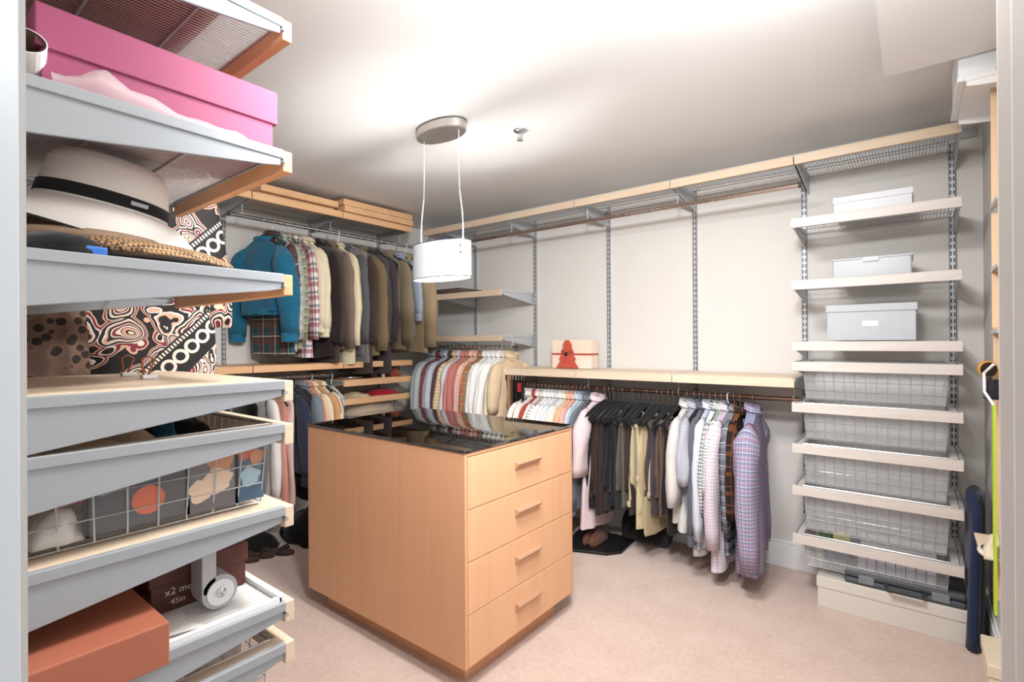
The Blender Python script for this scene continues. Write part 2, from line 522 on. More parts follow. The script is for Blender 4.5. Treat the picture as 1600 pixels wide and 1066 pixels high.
# left wall
GA = 'shelving of the left wall'
ya = [(.84, 1.45), (1.452, 2.068), (2.072, 2.69)]
for i, y in enumerate((1.46, 2.07, 2.69)):
    upright(XA, y, -PI / 2, .25, 2.2, ('slotted upright on the left wall beside the paisley dress', 'slotted upright on the left wall behind the brown jackets', 'slotted upright on the left wall behind the tan jacket')[i], 'slotted uprights on the left wall')
for (a, b), lab in zip(ya, ('top shelf of the left wall nearest the door', 'top shelf with wooden front above the teal sweater', 'top shelf with wooden front above the dark coats')):
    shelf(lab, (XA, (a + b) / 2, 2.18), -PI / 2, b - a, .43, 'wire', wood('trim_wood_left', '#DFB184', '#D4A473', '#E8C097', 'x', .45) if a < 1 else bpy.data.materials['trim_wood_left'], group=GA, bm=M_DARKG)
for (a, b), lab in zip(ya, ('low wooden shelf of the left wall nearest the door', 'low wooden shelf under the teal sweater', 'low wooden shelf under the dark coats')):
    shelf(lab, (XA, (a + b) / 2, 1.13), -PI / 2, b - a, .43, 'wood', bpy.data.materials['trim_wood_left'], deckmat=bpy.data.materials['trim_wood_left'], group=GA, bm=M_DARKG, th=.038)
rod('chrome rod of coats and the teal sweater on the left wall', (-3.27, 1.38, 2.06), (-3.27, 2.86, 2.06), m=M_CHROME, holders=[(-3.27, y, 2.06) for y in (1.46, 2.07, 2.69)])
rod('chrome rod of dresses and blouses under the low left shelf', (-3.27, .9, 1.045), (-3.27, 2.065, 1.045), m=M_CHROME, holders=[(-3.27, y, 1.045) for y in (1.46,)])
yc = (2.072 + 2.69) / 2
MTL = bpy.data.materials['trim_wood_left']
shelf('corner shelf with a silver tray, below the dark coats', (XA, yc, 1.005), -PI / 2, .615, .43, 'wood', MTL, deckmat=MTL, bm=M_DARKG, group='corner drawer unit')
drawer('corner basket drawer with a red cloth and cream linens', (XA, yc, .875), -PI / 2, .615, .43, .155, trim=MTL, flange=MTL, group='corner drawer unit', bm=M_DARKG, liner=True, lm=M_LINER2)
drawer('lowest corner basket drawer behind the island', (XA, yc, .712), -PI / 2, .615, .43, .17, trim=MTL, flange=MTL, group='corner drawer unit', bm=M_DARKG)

# spare boards lying on the top left shelf
for i, (y0, y1, z, x) in enumerate(((1.50, 2.03, 2.200, -3.11), (2.075, 2.69, 2.186, -3.10), (2.07, 2.685, 2.231, -3.105))):
    tag(MB().box(x - .30, x, y0, y1, z, z + .042).build('spare_board', MTL, bevel=.002), ('spare wooden board lying on the top shelf above the teal sweater', 'spare wooden board on the top shelf above the coats, lower of two', 'spare wooden board on the top shelf above the coats, upper of two')[i], 'board', 'spare boards on the top left shelf')
for i, z in enumerate((2.184,)):
    tag(MB().box(-3.40, -3.16, 1.50, 2.03, 2.184, 2.199).build('spare_board', MTL), 'thin spare slat under the board above the teal sweater', 'board')

# near left stack on the front wall
LX, LW, LD = -1.358, .62, .46
GL = 'shelves of the near left stack'
M_GS = metal('bracket_grey', '#9DA2A7', .45, .05)
M_TRIMO = wood('orange_trim_wood', '#D9A173', '#CC9060', '#E2B188', 'x', .45)
for i, x in enumerate((-1.055, -1.661, -2.27)):
    upright(x, YD, 0, .2, 2.2, ('upright at the near side of the left shelf stack', 'upright behind the far side of the left shelf stack', 'upright behind the hanging dresses')[i], 'slotted uprights on the front wall')
def lshelf(label, z, deck, trim=M_TRIMO, th=.042, **k):
    t = shelf(label, (LX, YD, z), 0, LW, LD, deck, trim, M_GS, th, .078, group=GL, **k)
    pin([c for c in bpy.data.objects if c.parent == t and c.name.startswith('bracket')][-1], LW / 2 - .004, LD)
    return t
lshelf('topmost grey shelf of the near left stack, holding a brown carton', 1.957, 'wire', step=.0105)
lshelf('grey shelf of the near left stack holding the pink box', 1.677, 'wire', step=.0105)
lshelf('grey shelf of the near left stack holding the sun hats', 1.414, 'wire')
t = lshelf('near left shelf with a pale wooden top and hair ties', 1.188, 'wood', M_PALE)
t = drawer('near left basket drawer filled with books and clothes', (LX, YD, 1.096), 0, LW, LD, .165, trim=M_PALE, flange=M_PALE, group=GL, bm=M_GS, bh=.078, nu=14, wr=.0016, lm=M_LINER2)
lshelf('near left shelf with a pale wooden top under the book basket', .921, 'wood', M_PALE)
lshelf('near left shelf lined in white ribbed plastic with brown boxes', .719, 'liner', M_PALE)
drawer('lowest near left basket drawer with clear plastic packs', (LX, YD, .632), 0, LW, LD, .15, trim=M_PALE, flange=M_PALE, group=GL, bm=M_GS, bh=.078)
MB().box(-LW / 2 + .01, -LW / 2 + .022, .02, LD - .02, .003, .016).box(LW / 2 - .022, LW / 2 - .01, .02, LD - .02, .003, .012).box(-LW / 2 + .01, LW / 2 - .01, LD - .024, LD - .012, .003, .014).build('white_rim', M_WHITEP, [o for o in bpy.data.objects if o.get('label', '').startswith('near left shelf lined')][0])
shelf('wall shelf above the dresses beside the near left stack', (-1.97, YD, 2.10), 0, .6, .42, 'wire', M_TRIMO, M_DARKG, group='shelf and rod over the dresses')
rod('rod carrying the paisley and leopard dresses', (-1.68, .45, 2.0), (-2.27, .45, 2.0), m=M_CHROME, holders=[(-1.7, .45, 2.0), (-2.25, .45, 2.0)])

# ------------------------------------------------------------------ island
t = thing('dresser_island', 'maple island dresser with four drawers under a black glass top', 'dresser', (-1.79, 1.70, 0))
ix0, ix1, iy0, iy1 = -.52, .52, -.365, .365
MB().box(ix0 + .06, ix1 - .065, iy0 + .065, iy1 - .06, 0, .09).build('plinth', M_MAPLE, t)
cb = MB()
cb.box(ix0, ix1 - .02, iy0, iy0 + .018, .09, .868).box(ix0, ix1 - .02, iy1 - .018, iy1, .09, .868).box(ix0, ix0 + .018, iy0 + .018, iy1 - .018, .09, .868)
cb.box(ix0 + .018, ix1 - .02, iy0 + .018, iy1 - .018, .09, .108).box(ix0 + .018, ix1 - .02, iy0 + .018, iy1 - .018, .848, .866)
cb.box(ix1 - .045, ix1 - .04, iy0 + .018, iy1 - .018, .108, .85)
cb.build('cabinet_body', M_MAPLE, t, bevel=.0015)
MB().box(ix1 - .022, ix1, iy0, iy0 + .014, .09, .868).box(ix1 - .022, ix1, iy1 - .014, iy1, .09, .868).box(ix1 - .022, ix1, iy0 + .014, iy1 - .014, .856, .868).build('face_frame', M_MAPLE, t, bevel=.001)
MB().box(ix1 - .04, ix1 - .034, iy0 + .018, iy1 - .018, .09, .86).build('drawer_gap_backing', base('gap_shadow_wood', '#6B4630', .8), t)
zs = [.092, .283, .473, .663, .854]
for i in range(4):
    d = MB().box(ix1 - .03, ix1 + .001, iy0 + .016, iy1 - .016, zs[i] + .0015, zs[i + 1] - .0015).build('drawer', M_MAPLE_H, t, bevel=.0012)
    hz = zs[i + 1] - .075
    mb = MB()
    y0, y1 = -.075, .085
    mb.add([(ix1 + .001, y0, hz - .026), (ix1 + .001, y1, hz - .026), (ix1 + .001, y1, hz + .008), (ix1 + .001, y0, hz + .008),
            (ix1 + .026, y0, hz - .001), (ix1 + .026, y1, hz - .001), (ix1 + .026, y1, hz + .003), (ix1 + .026, y0, hz + .003)],
           [(0, 1, 5, 4), (7, 6, 2, 3), (4, 5, 6, 7), (0, 4, 7, 3), (1, 2, 6, 5), (3, 2, 1, 0)])
    mb.build('handle', metal('nickel_pull', '#BE977A', .4, .25) if i == 0 else bpy.data.materials['nickel_pull'], d, bevel=.001)
mg = base('black_glass', '#0E0A07', .02, 0, .9)
mg.node_tree.nodes['Principled BSDF'].inputs['IOR'].default_value = 2.3
MB().box(ix0 - .004, ix1 + .004, iy0 - .004, iy1 + .004, .868, .880).build('glass_top', mg, t, bevel=.003, label='black reflective glass top')

# ------------------------------------------------------------------ pendant lamp, sprinkler
PX, PY = -1.77, 1.71
t = thing('pendant_lamp', 'white oval drum pendant lamp hanging over the island', 'lamp', (PX, PY, ZC))
mc = metal('canopy_nickel', '#B9B3AC', .3, .8)
co = MB().lathe([(1, -.0), (1, -.04), (.97, -.045), (0.001, -.045)], 48, .15, .078).build('canopy', mc, t, smooth=False)
MB().lathe([(1.015, -.0005), (1.015, -.006), (1, -.006)], 48, .15, .078).build('canopy_rim', M_DKGREY, co)
for sx in (-1, 1):
    x0, x1 = sx * .118, sx * .142
    pts = [(x0, 0, -.04), (x0, 0, -.22), (x0 + sx * .004, 0, -.33), (x0 + sx * .02, 0, -.43), (x1, 0, -.49), (x1, 0, -.56)]
    MB().tube(pts[:3], .0016, 6).tube(pts[2:], .0028, 6).build('cable', M_WHITEP, t, smooth=True)
    MB().tube([(x1, 0, -.545), (x1, 0, -.59)], [.004, .007], 8).build('cable_ferrule', M_WHITEP, t)
sh = base('lamp_shade_fabric', '#C6CBCF', .8); b = sh.node_tree.nodes['Principled BSDF']
b.inputs['Emission Color'].default_value = (.90, .95, 1, 1); b.inputs['Emission Strength'].default_value = .12
zt, zb = -.562, -.728
so = MB().lathe([(1, zt), (1, zb), (.985, zb), (.985, zt), (1, zt)], 64, .176, .086).build('shade', sh, t, smooth=False)
MB().lathe([(1.006, zt + .002), (1.006, zt - .002), (.99, zt - .002), (.99, zt + .002), (1.006, zt + .002)], 64, .176, .086).lathe([(1.006, zb + .002), (1.006, zb - .002), (.99, zb - .002), (.99, zb + .002), (1.006, zb + .002)], 64, .176, .086).build('shade_trim', M_DKGREY, so)
df = base('diffuser_glow', '#FFFFFF', .6); b = df.node_tree.nodes['Principled BSDF']
b.inputs['Emission Color'].default_value = (.95, .98, 1, 1); b.inputs['Emission Strength'].default_value = .55
b.inputs['Alpha'].default_value = .5
MB().lathe([(.98, zb + .02), (.001, zb + .02)], 48, .176, .086).build('diffuser', df, t)
MB().box(-.165, .165, -.010, .010, zt - .02, zt - .012).build('socket_bar', M_DKGREY, t)
for k in (0, 1):
    MB().tube([(.16, -.035, zt - .03 - .03 * k), (.168, -.045, zt - .03 - .03 * k)], .004, 8).build('shade_screw', M_DKGREY, so)
for sx in (-.08, .08):
    MB().lathe([(.001, zt - .019), (.008, zt - .02), (.008, zt - .042), (.001, zt - .043)], 12, 1, 1, (sx, 0, 0)).build('bulb_socket', M_WHITEP, t)

t = thing('fire_sprinkler', 'chrome fire sprinkler head on the ceiling beside the pendant', 'sprinkler', (-1.505, 1.985, ZC))
MB().lathe([(.001, 0), (.034, 0), (.034, -.004), (.02, -.012), (.012, -.014), (.001, -.014)], 24).build('escutcheon', M_CHROME, t, smooth=True)
MB().tube([(-.010, 0, -.012), (-.013, 0, -.03), (0, 0, -.046)], .003, 6).tube([(.010, 0, -.012), (.013, 0, -.03), (0, 0, -.046)], .003, 6).tube([(0, 0, -.012), (0, 0, -.046)], .0025, 6).build('frame_arms', M_CHROME, t)
MB().lathe([(.001, -.046), (.016, -.047), (.016, -.049), (.001, -.049)], 16).build('deflector', M_CHROME, t)

# ------------------------------------------------------------------ hangers and garments
def smooth(x): x = max(0, min(1, x)); return x * x * (3 - 2 * x)

def hanger_meshes(kind):
    k = 'hm_' + kind
    if k in CACHE: return CACHE[k]
    dz = -.038 if kind.endswith('long') else 0
    kind = kind.replace('_long', '')
    hook = MB().tube([(-.0165 * math.cos(a), 0, .0165 * math.sin(a) - .001) for a in [R(-25 + 205 * i / 9) for i in range(10)]] + [(.0125, 0, -.012), (.002, 0, -.026), (0, 0, -.04), (0, 0, -.078)], .0017, 5)
    arms = MB()
    if kind == 'velvet':
        pts = [(s * .215 * abs(q), 0, -.078 - .015 * abs(q) - .075 * abs(q) ** 1.6) for s, q in [(-1 if i < 8 else 1, abs(i - 8) / 8) for i in range(17)]]
        arms.tube(pts, [(.010, .016)] + [(.0085, .013)] * 15 + [(.010, .016)], 8)
        bar = MB().tube([(-.185, 0, -.165), (-.17, 0, -.19), (.17, 0, -.19), (.185, 0, -.165)], .0045, 6)
        ms = (M_HOOK, M_BLACKV)
    elif kind == 'slim':
        arms.tube([(s * .195 * abs(q), 0, -.076 - .012 * abs(q) - .078 * abs(q) ** 1.5) for s, q in [(-1 if i < 8 else 1, abs(i - 8) / 8) for i in range(17)]], .006, 6)
        arms.tube([(-.05, 0, -.082), (-.02, 0, -.07), (0, 0, -.062), (.02, 0, -.07), (.05, 0, -.082)], [(.007, .007)] * 5, 8)
        bar = MB().tube([(-.17, 0, -.15), (-.16, 0, -.172), (.16, 0, -.172), (.17, 0, -.15)], .004, 6)
        ms = (M_HOOK, M_BLACKV)
    elif kind == 'wood':
        pts = [(s * .19 * abs(q), 0, -.078 - .012 * abs(q) - .082 * abs(q) ** 1.5) for s, q in [(-1 if i < 8 else 1, abs(i - 8) / 8) for i in range(17)]]
        arms.tube(pts, [(.008, .012)] * 17, 8)
        bar = MB().tube([(-.18, 0, -.15), (.18, 0, -.15)], .005, 6)
        ms = (M_HOOK, base('hanger_wood', '#9A5A34', .4))
    else:
        hook = MB().tube([(-.02 * math.cos(a), 0, .02 * math.sin(a) - .005) for a in [R(-25 + 205 * i / 9) for i in range(10)]] + [(.015, 0, -.018), (.003, 0, -.035), (0, 0, -.05), (0, 0, -.078)], .0035, 6)
        arms.tube([(s * .21 * abs(q), 0, -.078 - .10 * abs(q) ** 1.1) for s, q in [(-1 if i < 8 else 1, abs(i - 8) / 8) for i in range(17)]], .0045, 6)
        bar = MB().tube([(-.21, 0, -.178), (-.19, 0, -.195), (.19, 0, -.195), (.21, 0, -.178)], .0045, 6)
        ms = (M_WHITEP, M_WHITEP)
    if dz:
        hook.tube([(0, 0, -.07), (0, 0, -.078 + dz)], .0017 if kind != 'plastic' else .0035, 5)
        arms.v = [(x, y, z + dz) for x, y, z in arms.v]; bar.v = [(x, y, z + dz) for x, y, z in bar.v]
    CACHE[k] = (hook.mesh('hook', ms[0], True), arms.mesh('hanger_arms', ms[1], True), bar.mesh('trouser_bar', ms[1], True))
    return CACHE[k]
CACHE = {}

def hanger(loc, rz, label, kind='velvet', group=None):
    cat = 'hanger'
    t = thing({'velvet': 'velvet_hanger', 'slim_long': 'velvet_hanger', 'wood_long': 'wooden_hanger', 'plastic_long': 'plastic_hanger', 'slim': 'velvet_hanger', 'wood': 'wooden_hanger', 'plastic': 'plastic_hanger'}[kind], label, cat, loc, rz, group)
    h, a, b = hanger_meshes(kind)
    inst('hook', h, t); inst('shoulders', a, t); inst('bar', b, t)
    return t

def cloth(zs_fn, hw_fn, ht_fn, zb, rows, n, rnd, fold=.012, nf=3.2, drift=.6, vshift=None, hem_wave=.0):
    """closed hanging sheet: front and back round a flat section"""
    ph = [rnd.uniform(0, 6.28) for _ in range(5)]
    rings = []; uvs = []
    for i in range(rows + 1):
        t = i / rows
        ring = []; uv = []
        for k in range(n + 1):
            th = 2 * PI * k / n
            c, s = math.cos(th), math.sin(th)
            hw, ht = hw_fn(t), ht_fn(t)
            u = hw * math.copysign(abs(c) ** .75, c)
            v = ht * math.copysign(abs(s) ** .8, s)
            q = u / max(hw, .001)
            v += fold * t ** .6 * (math.sin(nf * PI * q + ph[0] + drift * t * 2) * .6 + math.sin(nf * 2.1 * PI * q + ph[1] - drift * t) * .3) * (1 if s >= 0 else .8)
            v += fold * 1.1 * t ** .5 * noise.noise(Vector((q * 2.6, t * 2.2 + (2 if s >= 0 else 9), ph[4] * 7)))
            u += .010 * t * math.sin(ph[2] + 5 * t) + .004 * math.sin(9 * t + ph[3])
            zt = zs_fn(u / max(hw_fn(0), .001))
            z = zt + (zb - zt) * t + hem_wave * t ** 4 * math.sin(3 * q + ph[4])
            if vshift: v += vshift * t
            ring.append((u, v, z)); uv.append((u + (0 if s >= 0 else .013), z))
        rings.append(ring[:-1]); uvs.append(uv)
    m = MB().rings(rings, True, False, False, uvs)
    top = rings[0]
    base_i = 0
    fs = [(k, k + 1, n - k - 1, (n - k) % n) for k in range(0, n // 2)]
    fs = [tuple(dict.fromkeys(f)) for f in fs]
    b = len(m.v); m.add(top, [f for f in fs if len(f) >= 3], [[(0, 0)] * len(f) for f in fs if len(f) >= 3])
    return m

def sleeve(sgn, hw, L, r0, r1, rnd, lean=.02, n=14, rows=12, flat=.75, puff=0, vy=0):
    ph = rnd.uniform(0, 6.28); o3 = Vector((rnd.random() * 50, rnd.random() * 50, 0))
    dz0 = max(0, r0 - .06) * .9
    A = (hw - .085, -.152 - dz0); B = (hw + .03, -.16 - dz0 * .8); C = (hw + lean, -.15 - L)
    rings = []; uvs = []
    for i in range(rows + 1):
        t = i / rows
        x = A[0] * (1 - t) ** 2 + 2 * B[0] * t * (1 - t) + C[0] * t * t
        z = A[1] * (1 - t) ** 2 + 2 * B[1] * t * (1 - t) + C[1] * t * t
        dx = 2 * (1 - t) * (B[0] - A[0]) + 2 * t * (C[0] - B[0]); dz = 2 * (1 - t) * (B[1] - A[1]) + 2 * t * (C[1] - B[1])
        l = math.hypot(dx, dz); nx, nz = -dz / l, dx / l
        r = (r0 + (r1 - r0) * t) * (1 + puff * math.sin(PI * t ** 2.0)) * (.72 + .28 * smooth(t / .25))
        fl = flat * (.7 + .3 * smooth(t / .3))
        y = vy * t + .006 * math.sin(5 * t + ph)
        ring = []; uv = []
        for j in range(n + 1):
            a = 2 * PI * j / n
            w = 1 + .30 * (noise.noise(Vector((math.cos(a) * 1.2, math.sin(a) * 1.2, t * L * 9)) + o3)) * min(1, t * 3)
            w += .07 * math.sin(3 * a + 8 * t + ph) * min(1, t * 3)
            ring.append((sgn * (x + nx * r * w * math.cos(a)), y + r * fl * w * math.sin(a), z + nz * r * w * math.cos(a)))
            uv.append((.5 + j / n * 2 * PI * r0 * .85, z))
        rings.append(ring[:-1]); uvs.append(uv)
    cx = sum(p[0] for p in rings[-1]) / n; cy = sum(p[1] for p in rings[-1]) / n
    for kk, dz in ((.90, .001), (.82, .05)):
        rings.append([(cx + (p[0] - cx) * kk, cy + (p[1] - cy) * kk, p[2] + dz) for p in rings[rows]])
        uvs.append(uvs[-1])
    if sgn < 0: rings = [r[::-1] for r in rings]
    return MB().rings(rings, True, True, False, uvs)

def shoulder(hw, z0=-.088, drop=.085):
    return lambda q: z0 - drop * min(1, abs(q)) ** 1.35

def collar_mb(z=-.088, r=.062, h=.035, n=20, open_front=True):
    rg = []; uv = []
    for (k, dz, fl) in ((1, -.012, 1), (.94, h, 1), (1.02, h + .003, 1), (1.22, h * .15, 1.0)):
        ring = []; uu = []
        for j in range(n + 1):
            a = R(-70) + R(320) * j / n
            ring.append((r * k * math.cos(a), r * .55 * k * math.sin(a) * -1, z + dz + .012 * math.sin(a)))
            uu.append((j / n * .3, dz * 1.3))
        rg.append(ring); uv.append(uu)
    return MB().rings(rg, False, False, False, uv)

def garment(kind, label, cat, loc, rz, m, L=.75, w=.42, th=.022, sl=None, seed=0, m2=None, hang='slim', hl=None, group=None, tilt=0, zoff=0, slr=None, hgroup=None):
    rnd = random.Random(seed * 7 + 3)
    rz = rz + R(tilt)
    if hang: hanger(loc, rz, hl or ('hanger holding the ' + label), hang, hgroup)
    name = {'shirt': 'shirt', 'tee': 'short_sleeved_shirt', 'sweater': 'sweater', 'jacket': 'jacket', 'vest': 'vest', 'dress': 'dress', 'blouse': 'blouse'}[kind]
    t = thing(name, label, cat, (loc[0], loc[1], loc[2] + zoff), rz, group)
    hw = w / 2
    flare = {'dress': .04, 'jacket': .025}.get(kind, .012)
    jk = kind == 'jacket'
    sh = shoulder(hw, -.062, .10)
    body_w = lambda q: hw * (.98 if q < .05 else (.98 - .13 * smooth(q / .25) if kind in ('vest', 'dress') else .98 - .09 * smooth(q / .3))) + flare * q
    ths = th * (1.35 if jk else 1)
    body_t = lambda q: ths * (.55 + .45 * smooth(q / .2)) * (1 + .25 * q)
    fold = th * (.3 if jk else .55)
    cloth(sh, body_w, body_t, -L, 14, 32, rnd, fold, rnd.uniform(2.4, 3.6), hem_wave=.008).build('body', m, t, smooth=True)
    if sl is None: sl = {'shirt': .58, 'tee': .24, 'sweater': .54, 'jacket': .6, 'vest': 0, 'dress': 0, 'blouse': .5}[kind]
    if sl:
        r0 = slr or {'tee': .075, 'jacket': .085, 'sweater': .075}.get(kind, .06)
        r1 = r0 * {'tee': .92, 'jacket': .72}.get(kind, .68)
        fl = min(.95, th * 1.5 / r0)
        for s in (-1, 1):
            q = sleeve(s, hw, sl, r0, r1, rnd, .015 if kind != 'sweater' else .03, 14, 12, fl, {'sweater': .12, 'blouse': .3}.get(kind, .06))
            so = q.build('sleeve', m, t, smooth=True)
            if kind in ('shirt', 'blouse', 'sweater') and sl > .3 and not m.name.startswith('plaid'):
                rr = r1 * 1.0
                MB().lathe([(rr * .92, .004), (rr * 1.03, 0), (rr * 1.03, -.05), (rr * .94, -.054)], 14, 1, fl, (s * (hw + (.03 if kind == 'sweater' else .015)), 0, -.15 - sl + .018), True).build('cuff', m2 or m, so, smooth=False)
    if kind in ('shirt', 'tee', 'jacket', 'blouse'):
        collar_mb(-.072, .068, .030).build('collar', m2 or m, t, smooth=True)
        if jk:
            for s in (-1, 1):
                v = -ths * 1.05 - .004
                MB().add([(s * .012, v, -.10), (s * .07, v + .006, -.09), (s * .085, v + .003, -.19), (s * .03, v - .002, -.33), (s * .012, v - .001, -.36),
                          (s * .012, v + .004, -.10), (s * .07, v + .012, -.09), (s * .085, v + .009, -.19), (s * .03, v + .004, -.33), (s * .012, v + .004, -.36)],
                         [(0, 1, 2, 3, 4), (9, 8, 7, 6, 5), (0, 5, 6, 1), (1, 6, 7, 2), (2, 7, 8, 3), (3, 8, 9, 4), (4, 9, 5, 0)]).build('lapel', m2 or m, t)
        else:
            v = -th * .98 - .002
            MB().box(-.014, .014, v - .003, v + .004, -L * .93, -.115).build('placket', m2 or m, t)
    elif kind == 'sweater':
        MB().lathe([(.07, -.012), (.074, .0), (.07, .014), (.062, .016)], 24, 1, .5, (0, 0, -.068)).build('neckband', m2 or m, t, smooth=True)
        MB().lathe([(1, .0), (1.01, -.02), (1, -.045)], 32, hw * .93, th * 1.15, (0, 0, -L + .03)).build('hem_band', m2 or m, t, smooth=True)
    return t

def trousers(label, loc, rz, m, L=.62, w=.26, th=.022, seed=0, hang='velvet', hl=None, group=None, hgroup=None, tilt=0, off=0.02, sh=False):
    rnd = random.Random(seed * 11 + 5)
    rz += R(tilt)
    if hang: hanger(loc, rz, hl or ('hanger holding the ' + label), hang, hgroup)
    t = thing('shorts' if sh else 'trousers', label, 'shorts' if sh else 'trousers', loc, rz, group)
    for s, l in ((1, L), (-1, L * .86)):
        q = cloth(lambda a: -.186, lambda a: w / 2 * (1 + .12 * a), lambda a: th * (.42 + .58 * smooth(a / .35)), -l, 12, 20, rnd, th * .5, 2.2, vshift=s * th * .8, hem_wave=.012)
        q.v = [(x + off, y + s * th * .55, z) for x, y, z in q.v]
        q.build('trouser_leg', m, t, smooth=True)
        MB().lathe([(1, .0), (1.03, -.004), (1.03, -.032), (1, -.036)], 20, w / 2 * 1.12, th * 1.02, (off, s * th * 1.35, -l + .03)).build('cuff', m, t, smooth=True)
    MB().box(-w / 2 + off, w / 2 + off, -th * 1.0, th * 1.0, -.200, -.183).build('waist_fold', m, t, bevel=.006)
    return t

# --- colours of cloth
TEAL = fab('#1F6B8A', rib=.012)
FLAN = plaid('#35545C', [('b', .11, .045, 0, '#6B3B30', .55), ('b', .11, .006, .06, '#D8D0C0', .7), ('b', .055, .004, .02, '#20262C', .6)])
RWN = plaid('#E9E2DE', [('b', .085, .03, 0, '#A83440', .62), ('b', .085, .018, .045, '#2B3350', .6), ('b', .085, .004, .07, '#2B3350', .5)])
GREYPL = plaid('#B9BBB3', [('b', .06, .02, 0, '#7F8B86', .5), ('b', .06, .005, .035, '#55605C', .5)])
NAVYG = plaid('#DADDE6', [('b', .016, .008, 0, '#2C3A62', .62)])
TANCHK = plaid('#E5D3B0', [('b', .024, .005, 0, '#6F7A86', .55), ('b', .048, .012, .01, '#D7A75E', .45)])
REDSTR = plaid('#DDA79D', [('b', .014, .006, 0, '#B2524E', .6)])
PINKCHK = plaid('#E3BCAF', [('b', .018, .006, 0, '#BE6F66', .5)])
RUST = plaid('#8A7D5E', [('b', .07, .025, 0, '#B4522E', .6), ('b', .07, .01, .04, '#3E4436', .6), ('b', .035, .003, .0, '#E2CFA5', .5)])
WGRID = plaid('#E9E7E2', [('b', .022, .002, 0, '#9EA3AC', .6)])
BWG = plaid('#E8E8EC', [('b', .018, .009, 0, '#23232E', .62)])
LAVG = plaid('#DBD2D9', [('b', .016, .006, 0, '#A79AAE', .45)])
GREENST = plaid('#DFE2DC', [('v', .013, .005, 0, '#5C6E66', .75)])
BROWNPL = plaid('#2A2224', [('b', .09, .018, 0, '#7A4A28', .55), ('b', .09, .003, .05, '#B98150', .5), ('b', .045, .003, .01, '#0F1013', .6)])
DARKPL = plaid('#30343E', [('b', .05, .016, 0, '#8C8F99', .45), ('b', .05, .004, .03, '#D0D2D8', .6)])
LILAC = plaid('#8A8FAB', [('b', .018, .003, 0, '#E0DFEA', .65), ('b', .036, .008, .006, '#A95C80', .45), ('b', .036, .006, .024, '#46627F', .45)])
DKREDPL = plaid('#6B4A4C', [('b', .05, .02, 0, '#A9544E', .5), ('b', .05, .006, .03, '#2B2F3C', .6)])
BWPAT = plaid('#151518', [('b', .05, .018, 0, '#E2DED8', .5), ('u', .03, .01, .01, '#E2DED8', .6)])
CREAMST = plaid('#E9DDC4', [('u', .012, .004, 0, '#B59D77', .5)])
WSTR = plaid('#E9E4E0', [('v', .014, .006, 0, '#7A5D56', .7)])

GR = {'A': 'clothes on the left wall upper rod', 'AL': 'clothes on the left wall lower rod', 'C': 'shirts on the corner rod', 'B': 'clothes on the back wall lower rod'}
n = 0
def along_A(y, kind, label, cat, m, L=.8, **k):
    global n; n += 1
    k.setdefault('tilt', random.uniform(-5, 5))
    k['hang'] = k.get('hang', 'slim') + '_long'; k['zoff'] = k.get('zoff', 0) - .038
    L -= .03
    return garment(kind, label, cat, (-3.27, y, 2.06), 0, m, L, seed=n, group=GR['A'], **k)
# upper left rod, from the door to the corner
along_A(1.585, 'sweater', 'teal knitted sweater hanging at the front of the upper left rod', 'sweater', TEAL, .57, w=.42, th=.045, tilt=13, zoff=-.02, slr=.075, hl='black hanger inside the teal sweater')
along_A(1.65, 'shirt', 'teal and brown flannel plaid shirt hanging below the teal sweater', 'shirt', FLAN, .86, w=.40, tilt=12, sl=.42)
along_A(1.70, 'shirt', 'grey plaid shirt right behind the teal sweater', 'shirt', GREYPL, .84, hl='black hanger of the grey plaid shirt')
along_A(1.745, 'shirt', 'olive and white plaid shirt on the upper left rod', 'shirt', plaid('#A5A08A', [('b', .05, .02, 0, '#5B6048', .5), ('b', .05, .004, .03, '#EFE8D8', .6)]), .82)
along_A(1.80, 'shirt', 'red, white and navy plaid shirt on the upper left rod', 'shirt', RWN, .87, slr=.07)
along_A(1.85, 'blouse', 'cream cardigan beside the red plaid shirt', 'cardigan', fab('#DCCDB2'), .70)
along_A(1.895, 'blouse', 'cream blouse with gathered cuffs beside the brown jackets', 'blouse', fab('#E2D4B8'), .60, sl=.53, slr=.075, th=.026)
along_A(1.955, 'jacket', 'very dark brown leather jacket beside the cream blouse', 'jacket', fab('#2C2321'), .88, hang='wood', hl='wooden hanger in the dark brown leather jacket')
along_A(2.01, 'jacket', 'dark brown suit jacket between the leather jacket and the taupe blazer', 'jacket', fab('#4A3B33'), .92)
along_A(2.065, 'jacket', 'taupe blazer with buttoned cuffs beside the cream coat', 'jacket', fab('#7C6A5E'), .82, sl=.64)
along_A(2.13, 'jacket', 'cream coat with rounded shoulder on the upper left rod', 'coat', fab('#DCCFAE'), .93, th=.026, sl=.62, hang='plastic', hl='cream hanger in the cream coat')
along_A(2.20, 'jacket', 'grey suit jacket under clear dry cleaning plastic', 'jacket', fab('#5C5B5E'), .86, hl='hanger of the plastic wrapped grey jacket')
along_A(2.26, 'jacket', 'long dark brown coat between grey jacket and olive jacket', 'coat', fab('#4B3A34'), 1.0, hang='wood', hl='wooden hanger in the long dark brown coat')
along_A(2.32, 'jacket', 'olive brown jacket with a broad plain sleeve', 'jacket', fab('#7A6A4B'), .88, th=.026, sl=.66, slr=.08, hang='wood', hl='wooden hanger in the olive brown jacket')
along_A(2.385, 'jacket', 'charcoal blazer right of the olive brown jacket', 'jacket', fab('#4A4446'), .80)
along_A(2.445, 'jacket', 'long plum grey coat hanging lowest among the dark coats', 'coat', fab('#463B3E'), 1.02)
along_A(2.505, 'vest', 'black vest on the upper left rod', 'vest', fab('#2B2829'), .66)
along_A(2.565, 'jacket', 'khaki beige jacket left of the dark sleeveless vest', 'jacket', fab('#8E8068'), .84, sl=.62)
